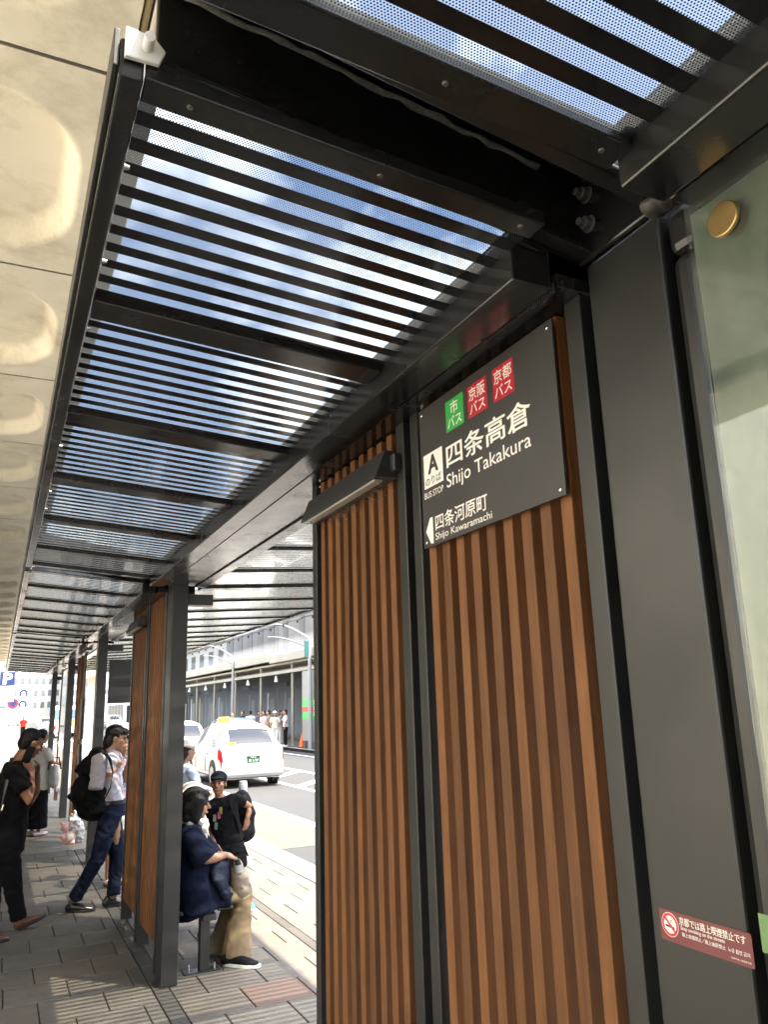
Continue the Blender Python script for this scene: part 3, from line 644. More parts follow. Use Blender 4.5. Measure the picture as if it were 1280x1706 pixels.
# strip lamps on the slat screens
LBOX = M('black lamp housing', (0.03, 0.031, 0.031), 0.45, var=0.15); DIFF = M('milky lamp diffuser', (0.3, 0.29, 0.26), 0.4)
for i, Y in enumerate((BAYS[1], BAYS[2])):
    y0, y1 = Y+1.10, Y+1.83
    lm = empty('wall_lamp', (1.1, (y0+y1)/2, 2.6), ('black strip lamp on the slat screen left of the bus stop sign', 'black strip lamp on the distant slat screen by the second column')[i], 'lamp', 'strip lamps on the screens')
    MB().prism([(1.139, 0, 2.668), (1.095, 0, 2.668), (1.058, 0, 2.572), (1.139, 0, 2.572)], (0, y0, 0), (0, y1, 0)).build('housing', LBOX, lm, bevel=0.004)
    MB().box(1.068, 1.10, y0+0.03, y1-0.03, 2.564, 2.5735).build('diffuser', DIFF, lm, bevel=0.003)
    MB().ball((1.084, y1-0.05, 2.566), (0.012, 0.018, 0.008), 12, 8).build('lamp_end', CHROME, lm, smooth=True)
    box('bracket', LBOX, lm, 1.112, 1.1395, y0-0.035, y0+0.002, 2.59, 2.65, 0.006)
# cobwebs under the lamp
mb = MB()
for k in range(34):
    y = BAYS[1]+1.12+random.random()*0.62; p = Vector((1.1+random.uniform(-.02, .02), y, 2.567)); q = Vector((1.139, y+random.uniform(-.05, .05), 2.567-random.uniform(0.005, 0.05)))
    mb.tube([p, (p+q)/2+Vector((0, 0, -0.006)), q], 0.00035, 3, cap=False)
tag(mb.build('cobweb', M('dusty cobweb', (0.35, 0.33, 0.28), 0.8)), 'dusty cobwebs hanging under the near strip lamp', 'cobweb', kind='stuff')

# string of little lamps under the road-side roof edge
cord = MB(); pts = [(2.99, 4.5+0.25*i, 2.795+(0.008 if i % 2 else -0.006)) for i in range(66)]; cord.tube(pts, 0.004, 5)
sl = empty('string_light', (2.99, 8, 2.8), 'thin cable with small clips along the road-side roof edge', 'cable')
cord.build('cable', RUBBER, sl)
for i in range(0, 66, 2): MB().ball((2.99, 4.5+0.25*i, 2.775), (0.012, 0.012, 0.018), 8, 6).build('clip', RUBBER, sl)

# ================================================================== BEYOND: VEHICLES
def crom(keys, t):                         # Catmull-Rom through keys [(t, value-tuple)]
    n = len(keys)
    for i in range(n-1):
        if t <= keys[i+1][0] or i == n-2:
            t0, t1 = keys[i][0], keys[i+1][0]; u = min(max((t-t0)/(t1-t0), 0), 1)
            p1, p2 = keys[i][1], keys[i+1][1]
            m = [(1-u)*a+u*b for a, b in zip(p1, p2)]; return m
PAINT = M('white car paint', (0.78, 0.77, 0.72), 0.22, var=0.02, coat=0.6)
CARGLASS = M('dark car glass', (0.012, 0.015, 0.018), 0.05, spec=0.4); TAILRED = M('red tail lamp', (0.55, 0.01, 0.015), 0.15, coat=0.5); LAMPW = M('clear lamp', (0.7, 0.7, 0.72), 0.1, coat=0.5)
TRIM = M('grey bumper plastic', (0.09, 0.09, 0.092), 0.5); RIM = M('alloy rim', (0.5, 0.5, 0.5), 0.3, 0.9); TAXIY = M('yellow taxi lamp', (0.8, 0.62, 0.02), 0.4); PLATEG = M('green number plate', (0.003, 0.035, 0.008), 0.4)
#        y     ztop  wroof  zbelt
CARKEY = [(0.00, (0.66, 0.74, 0.60)), (0.03, (0.82, 0.74, 0.74)), (0.10, (1.00, 0.72, 0.92)), (0.30, (1.20, 0.67, 0.985)), (0.58, (1.43, 0.635, 0.985)), (0.80, (1.505, 0.62, 0.98)), (1.4, (1.565, 0.615, 0.96)), (2.1, (1.575, 0.61, 0.94)), (2.7, (1.50, 0.60, 0.93)), (3.2, (1.26, 0.63, 0.925)), (3.58, (1.04, 0.70, 0.92)), (3.9, (0.96, 0.70, 0.88)), (4.25, (0.84, 0.66, 0.78)), (4.42, (0.72, 0.6, 0.66)), (4.5, (0.55, 0.55, 0.5))]
STN = [0, .015, .03, .06, .10, .16, .23, .30, .40, .50, .58, .68, .80, 1.0, 1.2, 1.4, 1.62, 1.68, 1.9, 2.1, 2.3, 2.5, 2.7, 2.86, 3.02, 3.2, 3.4, 3.58, 3.75, 3.9, 4.1, 4.25, 4.36, 4.42, 4.47, 4.5]
def section(y):
    zt, wr, zb = crom(CARKEY, y); e = 1.0
    if y < 0.25: e = 0.93+0.07*(y/0.25)**0.5
    if y > 3.9: e = 1-0.16*((y-3.9)/0.6)**2
    zb = min(zb, zt-0.02); W = 0.845*e; wr = min(wr, W-0.03)
    pts = [(0, zt), (0.45*wr, zt-0.006), (0.82*wr, zt-0.024), (wr, zt-min(0.06, (zt-zb)*0.4)), ((wr+W-0.035)/2+0.012, (zt-0.06+zb)/2 if zt-zb > 0.15 else zb+(zt-zb)*0.3), (W-0.035, zb), (W-0.008, zb-0.04), (W, max(0.5, zb-0.26)), (W-0.004, 0.42), (W-0.03, 0.27), (W-0.12, 0.22), (0, 0.22)]
    return pts
def car(name, label, loc, flip=False, taxi=False, paint=PAINT, group=None, scale=(1, 1, 1)):
    root = empty(name, loc, label, 'taxi' if taxi else 'car', group)
    L = Vector(loc); S = [section(y) for y in STN]; nc = 12
    def P(i, j, side, off=0.0):
        x, z = S[i][j]; y = STN[i]
        p = Vector((x*side*scale[0], y*scale[1], z*scale[2]))
        if off:
            c = Vector((0, 2.2, 0.75)); d = (p-c); d = Vector((d.x*1.6, d.y*0.3, d.z*1.3)).normalized(); p = p+d*off
        if flip: p = Vector((-p.x, 4.5*scale[1]-p.y, p.z))
        return p+L
    wins = []
    def patch(nm, i0, i1, j0, j1, sides, mat, off=0.004, sm=True):
        mb = MB()
        for sd in sides:
            vs = [P(i, j, sd, off) for i in range(i0, i1+1) for j in range(j0, j1+1)]; w = j1-j0+1
            mb.add(vs, [(a*w+b, a*w+b+1, (a+1)*w+b+1, (a+1)*w+b) for a in range(i1-i0) for b in range(w-1)])
        o = mb.build(nm, mat, root, smooth=sm, fix=True); return o
    body = MB()
    for sd in (-1, 1):
        vs = [P(i, j, sd) for i in range(len(STN)) for j in range(nc)]
        body.add(vs, [(a*nc+b, a*nc+b+1, (a+1)*nc+b+1, (a+1)*nc+b) for a in range(len(STN)-1) for b in range(nc-1)])
        body.add([P(0, j, sd) for j in range(nc)], [tuple(range(nc))]); body.add([P(len(STN)-1, j, sd) for j in range(nc)], [tuple(range(nc))])
    ob = body.build('body', paint, root, fix=True)
    bm = bmesh.new(); bm.from_mesh(ob.data); bmesh.ops.remove_doubles(bm, verts=bm.verts, dist=0.0005); bmesh.ops.recalc_face_normals(bm, faces=bm.faces)
    for f in bm.faces: f.smooth = True
    bm.to_mesh(ob.data); bm.free()
    for e in ():
        pass
    I = STN.index
    patch('rear_window', I(.16), I(.58), 0, 2, (-1, 1), CARGLASS)
    patch('windscreen', I(2.86), I(3.58), 0, 2, (-1, 1), CARGLASS)
    for sd in (-1, 1):
        patch('side_window', I(.58), I(1.0), 3, 5, (sd,), CARGLASS); patch('side_window', I(1.0)+1-1, I(1.62), 3, 5, (sd,), CARGLASS, 0.0045); patch('side_window', I(1.68), I(2.86), 3, 5, (sd,), CARGLASS)
        tl = patch('tail_lamp', 0+1, I(.30), 5, 7, (sd,), TAILRED, 0.006)
        patch('head_lamp', I(4.1), I(4.42), 4, 6, (sd,), LAMPW, 0.006)
        for yy in (0.82, 3.55):
            def T(p):
                p = Vector((p[0]*scale[0], p[1]*scale[1], p[2]*scale[2]))
                if flip: p = Vector((-p.x, 4.5*scale[1]-p.y, p.z))
                return p+L
            w = MB(); w.tube([T((sd*0.66, yy, 0.31)), T((sd*0.865, yy, 0.31))], 0.31, 24); wo_ = w.build('wheel', RUBBER, root, bevel=0.03, autosmooth=True)
            MB().tube([T((sd*0.84, yy, 0.31)), T((sd*0.872, yy, 0.31))], 0.2, 20).build('rim', RIM, wo_, bevel=0.01)
        m = MB(); 
        def T2(p):
            p = Vector((p[0]*scale[0], p[1]*scale[1], p[2]*scale[2]))
            if flip: p = Vector((-p.x, 4.5*scale[1]-p.y, p.z))
            return p+L
        m.ball(T2((sd*0.93, 3.0, 1.0)), (0.10, 0.06, 0.075), 12, 8); m.build('side_mirror', paint, root, smooth=True)
    def BX(nm, mat, x0, x1, y0, y1, z0, z1, bev=0.01):
        m = MB(); m.box(x0, x1, y0, y1, z0, z1, T=lambda p: T2(p)); return m.build(nm, mat, root, bevel=bev, fix=True)
    SEAM = RUBBER
    for pts in ([(-0.60, -0.006, 0.50), (-0.66, 0.02, 0.74), (-0.66, 0.11, 0.97)], [(0.60, -0.006, 0.50), (0.66, 0.02, 0.74), (0.66, 0.11, 0.97)], [(-0.60, -0.006, 0.50), (0.60, -0.006, 0.50)]):
        MB().tube([T2(q_) for q_ in pts], 0.006, 5).build('seam', SEAM, root)
    for sd in (-1, 1):
        for yy in (1.62, 2.75): MB().tube([T2((sd*0.848, yy, 0.36)), T2((sd*0.850, yy+0.02, 0.62)), T2((sd*0.838, yy, 0.90))], 0.006, 5).build('seam', SEAM, root)
        for yy in (1.5, 2.6): BX('door_handle', TRIM, sd*0.85-0.012, sd*0.85+0.012, yy-0.2, yy-0.03, 0.79, 0.82, 0.004)
        for yy in (0.82, 3.55):
            a_ = MB(); a_.tube([T2((sd*0.80, yy, 0.32)), T2((sd*0.852, yy, 0.32))], 0.36, 28); a_.build('wheel_arch', RUBBER, root)
    bp = BX('rear_bumper', TRIM, -0.78, 0.78, -0.045, 0.2, 0.235, 0.36, 0.03)
    for k in (-0.5, 0.0, 0.5): BX('sensor', LAMPW, k-0.012, k+0.012, -0.05, -0.04, 0.33, 0.35, 0.002)
    pp = BX('number_plate', PLATEG if taxi else WHITE, -0.165, 0.165, -0.012, 0.02, 0.60, 0.765, 0.004)
    if taxi:
        rl = MB(); c = T2((-0.42, 1.35, 1.63)); rl.box(c.x-0.15, c.x+0.15, c.y-0.06, c.y+0.06, c.z-0.06, c.z+0.09); rl.build('roof_lamp', TAXIY, root, bevel=0.03, seg=3)
        O = T2((0, -0.0125, 0)); lettering('京都 500', O, (1, 0, 0), (0, 0, 1), (-0.07, 0.07, 0.715, 0.745), SWHITE, pp, 0.0); lettering('あ 3 27', O, (1, 0, 0), (0, 0, 1), (-0.12, 0.12, 0.625, 0.69), SWHITE, pp, 0.0)
        BX('emblem', CHROME, -0.05, 0.05, 0.03, 0.06, 0.845, 0.885, 0.008)
        BX('window_sticker', TAXIY, -0.60, -0.42, 0.155, 0.17, 1.0, 1.10, 0.002); BX('window_sticker', TAXIY, 0.40, 0.56, 0.49, 0.51, 1.37, 1.41, 0.002)
        wp = MB(); wp.tube([T2((-0.05, 0.13, 1.02)), T2((0.1, 0.16, 1.06)), T2((0.33, 0.155, 1.04))], 0.009, 6); wp.build('wiper', TRIM, root)
        BX('plate_recess', M('pale trim', (0.5, 0.48, 0.42), 0.3), -0.36, 0.36, -0.004, 0.05, 0.745, 0.80, 0.01)
    return root
car('taxi', 'white taxi seen from behind with yellow roof lamp and green number plate', (5.93, 20.25, RZ), taxi=True)
car('parked_car', 'white car ahead of the taxi, half hidden by the second column', (5.75, 27.6, RZ), group='cars on the road')
car('parked_car', 'blue grey car in the middle lane beyond the taxi roof', (8.6, 30.5, RZ), paint=M('blue grey car paint', (0.08, 0.13, 0.2), 0.2, coat=0.6), group='cars on the road')
car('parked_car', 'small silver car farthest down the street under the roof end', (4.7, 92, RZ), paint=M('silver car paint', (0.5, 0.52, 0.54), 0.25, 0.4), group='cars on the road')
car('parked_car', 'white car coming towards the stop behind the standing man', (8.2, 48, RZ), flip=True, group='cars on the road')

# city bus far down the road
bus = empty('city_bus', (9.3, 60, RZ), 'pale green city bus with lit blue destination display coming down the road', 'bus')
BUSP = M('pale bus paint', (0.52, 0.6, 0.5), 0.3, coat=0.4)
MB().box(8.1, 10.5, 60, 70, RZ+0.3, RZ+3.0).build('body', BUSP, bus, bevel=0.12, seg=3)
MB().box(8.25, 10.35, 59.97, 60.05, RZ+1.15, RZ+2.35).build('windscreen', CARGLASS, bus, bevel=0.03)
MB().box(8.45, 10.15, 59.96, 60.05, RZ+2.45, RZ+2.8).build('destination_display', M('blue display', (0.03, 0.16, 0.5), 0.3), bus)
for x in (8.3, 10.0): MB().box(x, x+0.3, 59.96, 60.05, RZ+0.6, RZ+0.8).build('head_lamp', LAMPW, bus, bevel=0.02)
for k in range(5): MB().box(8.08, 8.11, 60.6+1.8*k, 62.1+1.8*k, RZ+1.3, RZ+2.4).build('side_window', CARGLASS, bus)
for y in (62.2, 67.5):
    for x in (8.12, 10.2): MB().tube([(x, y, RZ+0.48), (x+0.28, y, RZ+0.48)], 0.48, 20).build('wheel', RUBBER, bus, bevel=0.04)
# delivery van at the end of the street
van = empty('van', (4.9, 70, RZ), 'white box van with yellow panel and blue rear window down the street', 'van')
MB().box(4.0, 6.0, 70, 74.5, RZ+0.35, RZ+2.5).build('body', PAINT, van, bevel=0.1, seg=3)
MB().box(4.15, 5.85, 69.97, 70.03, RZ+1.5, RZ+2.2).build('rear_window', M('blue glass', (0.1, 0.18, 0.26), 0.1), van, bevel=0.02)
MB().box(4.5, 5.6, 69.96, 70.03, RZ+1.0, RZ+1.4).build('panel', M('yellow van panel', (0.75, 0.5, 0.08), 0.5), van)
for x in (4.05, 5.75): MB().box(x, x+0.2, 69.95, 70.03, RZ+0.7, RZ+1.0).build('tail_lamp', TAILRED, van, bevel=0.01)
for y in (71, 73.6):
    for x in (4.02, 5.72): MB().tube([(x, y, RZ+0.36), (x+0.25, y, RZ+0.36)], 0.36, 18).build('wheel', RUBBER, van, bevel=0.03)

# ================================================================== BEYOND: THE FAR SIDE OF THE STREET
FCONC = M('grey building stone', (0.12, 0.112, 0.096), 0.75, var=0.2, vscale=0.9, bump=0.2, bscale=12); FDARK = M('dark shop interior glass', (0.06, 0.055, 0.047), 0.6, spec=0.08, var=0.3, vscale=0.8)
FWIN = M('grey office window', (0.08, 0.078, 0.07), 0.5, var=0.3, spec=0.1); FPALE = M('pale arcade fascia', (0.25, 0.23, 0.185), 0.6, var=0.12, vscale=0.7); FUND = M('arcade underside', (0.32, 0.29, 0.23), 0.6, var=0.15, vscale=0.6); FWHITE = M('white facade tile', (0.2, 0.19, 0.165), 0.5, var=0.08, vscale=2)
fa = empty('far_arcade', (14, 46, 0), 'long pale arcade roof over the pavement on the far side of the road', 'arcade')
MB().box(12.35, 12.6, 24, 39.5, 3.95, 4.35).build('fascia', FPALE, fa, bevel=0.03)
MB().box(12.25, 12.5, 39.6, 110, 4.04, 4.52).build('fascia', FPALE, fa, bevel=0.03)
MB().add([(12.6, 24, 4.32), (16.4, 24, 4.9), (16.4, 110, 4.9), (12.6, 110, 4.32), (12.6, 24, 4.38), (16.4, 24, 4.96), (16.4, 110, 4.96), (12.6, 110, 4.38)], [(0, 3, 2, 1), (4, 5, 6, 7), (0, 1, 5, 4), (2, 3, 7, 6), (1, 2, 6, 5), (3, 0, 4, 7)]).build('roof_sheet', FPALE, fa)
MB().box(12.62, 16.4, 24, 110, 3.85, 3.95).build('ceiling', FUND, fa)
MB().box(12.58, 12.75, 24, 110, 3.40, 3.56).build('eaves_beam', FPALE, fa, bevel=0.02)
MB().box(13.4, 13.55, 24, 110, 3.62, 3.74).build('eaves_beam', FPALE, fa, bevel=0.02)
for k in range(16):
    y = 26.5+5.2*k; MB().tube([(12.72, y, 0), (12.72, y, 3.9)], 0.07, 12).build('post', FPALE, fa, smooth=False)
    if k < 9: MB().tube([(12.74, y+2.6, 3.36), (12.74, y+2.6, 3.05)], [0.05, 0.11], 10).build('pendant_lamp', WHITE, fa)
def facade(name, label, y0, y1, h, mat, wcols, wrows, winmat, ww, wh, z0=5.2, x=16.4, depth=14):
    b = empty(name, (x+2, (y0+y1)/2, 0), label, 'building', 'buildings across the road')
    MB().box(x, x+depth, y0, y1, -0.3, h).build('wall', mat, b)
    for r in range(wrows):
        for c in range(wcols):
            cy = y0+(y1-y0)*(c+0.5)/wcols; z = z0+r*(wh+0.9)
            if z+wh < h-0.3:
                w = MB().box(x-0.03, x+0.05, cy-ww/2, cy+ww/2, z, z+wh).build('window', winmat, b)
                MB().box(x-0.09, x-0.031, cy-ww/2-0.08, cy+ww/2+0.08, z-0.1, z).build('sill', mat, w)
    MB().box(x-0.25, x+0.2, y0+0.01, y1-0.01, h-0.35, h+0.25).build('cornice', mat, b)
    # ground floor: dark shop fronts between pale piers
    n = max(2, int((y1-y0)/3.4))
    for k in range(n):
        a = y0+(y1-y0)*k/n; e = y0+(y1-y0)*(k+1)/n
        s = MB().box(x-0.05, x+0.1, a+0.25, e-0.25, 0.05, 3.0).build('shop_front', FDARK, b)
        MB().box(x-0.09, x-0.051, a+0.5, a+0.5+0.8, 0.1, 2.3).build('door', (FWHITE, SHOPG, FCONC)[k % 3], s)
        MB().box(x-0.09, x-0.051, a+1.7, a+1.95, 0.4, 2.7).build('poster', (WHITE, TAXIY, FWHITE)[(k*2) % 3], s)
        MB().box(x-0.5, x-0.06, a+0.3, e-0.3, 3.02, 3.3).build('awning', M('dark awning', (0.06, 0.06, 0.065), 0.7), s)
    return b
facade('office_building', 'grey stone office building with tall dark windows above the far arcade', 22, 50.5, 12, FCONC, 9, 2, FWIN, 0.9, 3.4)
facade('office_building', 'darker grey building with ribbed front next along the far arcade', 50.6, 63.8, 18, M('dark ribbed stone', (0.09, 0.085, 0.08), 0.7, var=0.2), 5, 4, FWIN, 1.3, 2.2)
facade('shop_building', 'low pale building beyond the dark block across the road', 64, 92, 7.5, FWHITE, 8, 1, FDARK, 1.6, 1.4)
facade('shop_building', 'tall cream building far along the opposite side', 93, 130, 17, M('cream facade', (0.55, 0.5, 0.4), 0.6, var=0.1), 10, 4, FDARK, 1.8, 1.6)
TWIN = M('pale tower window', (0.16, 0.17, 0.18), 0.4, spec=0.2)
def block(name, label, x0, x1, y0, y1, h, mat, n=5, rows=6):
    b = empty(name, ((x0+x1)/2, y0, 0), label, 'building', 'buildings at the end of the street')
    MB().box(x0, x1, y0, y1, -0.3, h).build('wall', mat, b)
    for r in range(rows):
        for c in range(n):
            cx = x0+(x1-x0)*(c+0.5)/n; w = (x1-x0)/n*0.55; z = 3+r*(h-4)/rows
            MB().box(cx-w/2, cx+w/2, y0-0.05, y0+0.1, z, z+(h-4)/rows*0.5).build('window', TWIN, b)
    return b
facade('office_building', 'grey building across the road, opposite the near end of the shelter', -45, 21.9, 8, FCONC, 20, 1, FDARK, 1.2, 3.0)
block('office_tower', 'added unseen brown block cutting the light from behind the camera', -3.2, 12.5, -75, -62, 12, M('brown block wall', (0.2, 0.15, 0.11), 0.7), 6, 5)  # block added out of view to cut sky light from behind
block('office_tower', 'pale tower closing the street on the left behind the parking sign', -14, 1.6, 150, 165, 38, FWHITE, 9, 10)
block('office_tower', 'cream tower closing the street behind the far columns', 2.2, 12, 190, 200, 24, M('cream tower wall', (0.6, 0.55, 0.45), 0.6), 7, 8)
block('office_tower', 'grey tower closing the street at right behind the bus', 12.4, 34, 175, 190, 17, M('grey tower wall', (0.4, 0.4, 0.4), 0.6), 9, 6)
# street lamps with curved double arms on the far kerb
LAMPM = M('white lamp post', (0.22, 0.225, 0.22), 0.35)
for i, (y, lab) in enumerate(((33.1, 'white street lamp with two curved arms beside the tall roadside panel'), (46.0, 'white curved street lamp in front of the dark ribbed building'))):
    lp = empty('street_lamp', (12.45, y, 0), lab, 'lamp post', 'street lamps across the road')
    MB().tube([(12.2, y, 0), (12.2, y, 4.7)], [0.09, 0.07], 14).build('post', LAMPM, lp, smooth=False)
    for z0, ln, hh in ((4.3, 2.4, 1.0), (4.7, 2.1, 1.25)):
        pts = [(12.2-ln*0.25*math.sin(t*math.pi/2)*0-0.0-ln*t*0.55, y+ln*t*0.8, z0+hh*math.sin(t*math.pi/2)*0.62) for t in [k/10 for k in range(11)]]
        MB().tube(pts, [0.05-0.002*k for k in range(11)], 8).build('arm', LAMPM, lp, smooth=True)
    if i == 0: MB().box(11.95, 12.14, y-0.02, y+0.02, 3.9, 4.6).build('banner', M('teal banner', (0.012, 0.09, 0.09), 0.6), lp)
# tall roadside panel with a green and red band
tp = empty('roadside_panel', (12.4, 33.7, 0), 'tall white roadside panel with green and red band across the road', 'sign')
MB().box(12.30, 12.38, 32.2, 34.4, 0.32, 3.34).build('board', FWHITE, tp, bevel=0.02)
PO = (12.299, 0, 0)
plate(PO, SU, SV, (-34.38, -32.22, 1.78, 2.12), SGREEN, tp, 'green_band', lift=0.003, thick=0.002)
plate(PO, SU, SV, (-34.38, -32.22, 1.56, 1.78), M('band red', (0.6, 0.03, 0.02), 0.5), tp, 'red_band', lift=0.003, thick=0.002)
plate(PO, SU, SV, (-34.38, -32.22, 1.22, 1.56), SGREEN, tp, 'green_band', lift=0.003, thick=0.002)
for z in (1.98, 1.74, 1.5): lettering('京', PO, SU, SV, (-32.95, -32.55, z-0.12, z+0.1), SWHITE, tp, 0.02, lift=0.006)
for y in (32.5, 34.1): MB().box(12.3, 12.38, y-0.05, y+0.05, 0, 0.319).build('leg', TRIM, tp)
cone = empty('traffic_cone', (12.5, 35.0, 0), 'orange traffic cone beside the roadside panel', 'cone')
MB().tube([(12.5, 35.0, 0.03), (12.5, 35.0, 0.6)], [0.14, 0.03], 16).build('cone', M('orange plastic', (0.7, 0.13, 0.02), 0.5), cone); MB().box(12.32, 12.68, 34.82, 35.18, 0, 0.03).build('base', RUBBER, cone, bevel=0.01)

# ---- signs on the near pavement beyond the shelter
PB = M('sign blue', (0.001, 0.014, 0.085), 0.6); POLE = M('grey green pole', (0.28, 0.36, 0.33), 0.4); PINK = M('sign magenta', (0.12, 0.008, 0.05), 0.6)
ps = empty('parking_sign', (0.28, 42, 0), 'blue square parking sign with white P above a white board', 'sign')
MB().tube([(0.33, 42.05, 0), (0.33, 42.05, 3.8)], 0.04, 10).build('pole', POLE, ps)
MB().box(-0.03, 0.60, 41.99, 42.01, 3.17, 3.80).build('panel', PB, ps, bevel=0.01)
lettering('P', (0, 41.989, 0), (1, 0, 0), (0, 0, 1), (0.13, 0.47, 3.24, 3.73), SWHITE, ps, 0.04)
MB().box(-0.05, 0.62, 41.985, 42.0, 2.42, 3.12).build('board', WHITE, ps, bevel=0.01)
for z in (2.62, 2.78): lettering('●  ● – ●', (0, 41.984, 0), (1, 0, 0), (0, 0, 1), (0.02, 0.5, z, z+0.05), BLK, ps, 0.0)
rs = empty('road_sign', (1.2, 52, 0), 'two round blue direction signs stacked on a green lamp pole', 'sign')
MB().tube([(0.95, 52.1, 0), (0.95, 52.1, 6)], [0.09, 0.06], 12).build('pole', POLE, rs)
for zc in (3.0, 2.38):
    MB().box(0.98, 1.56, 51.99, 52.01, zc-0.3, zc+0.3).build('panel', WHITE, rs, bevel=0.02)
    ring((1.27, 51.988, zc), (1, 0, 0), (0, 0, 1), (0, 0), 0.12, 0.24, PB, rs, 'blue_ring', 0.0, 30, -50, 230)
nps = empty('no_parking_sign', (0.95, 50, 0), 'round red and blue no parking sign on a thin pole', 'sign')
MB().tube([(0.72, 50.05, 0), (0.72, 50.05, 2.6)], 0.03, 8).build('pole', POLE, nps)
ring((0.72, 49.99, 2.42), (1, 0, 0), (0, 0, 1), (0, 0), 0.0, 0.2, PB, nps, 'disc', 0.0); ring((0.72, 49.985, 2.42), (1, 0, 0), (0, 0, 1), (0, 0), 0.15, 0.28, PINK, nps, 'rim', 0.0)

# ================================================================== PEOPLE
def remesh_build(mb, name, mat, parent, voxel=0.01, smooth=6, wrinkle=0.0, wfreq=14, sf=0.6):
    org = wloc(parent); me = mb.mesh(name, org); me.materials.append(mat)
    o = bpy.data.objects.new(name, me); COL.objects.link(o); o.parent = parent
    r = o.modifiers.new('r', 'REMESH'); r.mode = 'VOXEL'; r.voxel_size = voxel; r.adaptivity = 0; r.use_smooth_shade = True
    s = o.modifiers.new('s', 'SMOOTH'); s.factor = sf; s.iterations = smooth
    bpy.context.view_layer.update()
    m2 = bpy.data.meshes.new_from_object(o.evaluated_get(bpy.context.evaluated_depsgraph_get()))
    o.modifiers.clear(); o.data = m2; m2.name = name
    if not m2.materials: m2.materials.append(mat)
    if wrinkle:
        nrm = [v.normal.copy() for v in m2.vertices]
        for v, n in zip(m2.vertices, nrm):
            q = v.co*wfreq; w_ = noise.noise_vector(q*0.5); d = 0.7-1.9*abs(noise.noise((q.x*0.8+0.9*q.z+w_.x, q.y*0.8+w_.y, q.z*0.9-0.5*q.x)))+0.35*noise.noise((q.x*2.3, q.y*2.3+q.z, q.z*1.6))
            v.co += n*(wrinkle*d)
    for p in m2.polygons: p.use_smooth = True
    return o
def frame(fwd, up=(0, 0, 1)):
    f = Vector(fwd).normalized(); r = f.cross(Vector(up)).normalized(); u = r.cross(f); return Matrix((r, f, u)).transposed()
SKIN = M('warm skin', (0.27, 0.125, 0.068), 0.5, var=0.08, vscale=20, sss=0.1); SKIN2 = M('pale skin', (0.32, 0.17, 0.10), 0.5, var=0.06, vscale=20, sss=0.1)
HAIR = M('black hair', (0.006, 0.005, 0.0045), 0.55, spec=0.25, var=0.4, vscale=60, bump=0.5, bscale=140, stretch=(1, 1, 0.12)); GREYHAIR = M('grey hair', (0.22, 0.2, 0.18), 0.5, var=0.3, vscale=60)
EYE = M('dark eye', (0.015, 0.012, 0.01), 0.2); LIP = M('lip', (0.36, 0.12, 0.09), 0.5)
def cloth(name, col, rough=0.85, var=0.18): return M(name, col, rough, var=var, vscale=9, bump=0.35, bscale=260, spec=0.12)
def head(mb, c, fd, s=1.0, nose=True):
    F = frame(fd); T = lambda x, y, z: Vector(c)+F @ (Vector((x, y, z))*s)
    mb.ball(T(0, -0.012, 0.03), (0.074*s, 0.094*s, 0.088*s), 18, 12, F); mb.ball(T(0, 0.022, -0.035), (0.060*s, 0.068*s, 0.078*s), 16, 10, F)
    mb.ball(T(0, 0.055, -0.092), (0.030*s, 0.026*s, 0.022*s), 12, 8, F); mb.ball(T(0, 0.03, -0.075), (0.048*s, 0.045*s, 0.038*s), 12, 8, F)
    if nose:
        mb.tube([T(0, 0.083, 0.018), T(0, 0.098, -0.01), T(0, 0.106, -0.024)], [0.009*s, 0.012*s, 0.015*s], 8, rnd=True)
        mb.tube([T(-0.03, 0.078, 0.024), T(0.03, 0.078, 0.024)], [0.011*s, 0.011*s], 8, rnd=True)
    for k in (-1, 1):
        mb.ball(T(k*0.074, -0.012, -0.015), (0.012*s, 0.020*s, 0.032*s), 10, 8, F); mb.ball(T(k*0.045, 0.058, -0.025), (0.024*s, 0.02*s, 0.022*s), 10, 8, F)
    mb.ball(T(0, 0.085, -0.062), (0.024*s, 0.010*s, 0.012*s), 10, 6, F)
    return T, F
def face(T, F, s, parent, brow=HAIR):
    for k in (-1, 1):
        MB().ball(T(k*0.030, 0.0845, 0.0), (0.013*s, 0.006*s, 0.0055*s), 10, 6, F).build('eye', EYE, parent, smooth=True)
        MB().tube([T(k*0.016, 0.092, 0.022), T(k*0.034, 0.088, 0.026), T(k*0.05, 0.074, 0.020)], 0.0042*s, 6, rnd=True).build('eyebrow', brow, parent, smooth=True)
    MB().tube([T(-0.022, 0.088, -0.064), T(0, 0.0955, -0.063), T(0.022, 0.088, -0.064)], [(0.004*s, 0.004*s), (0.005*s, 0.006*s), (0.004*s, 0.004*s)], 6, rnd=True).build('mouth', LIP, parent, smooth=True)
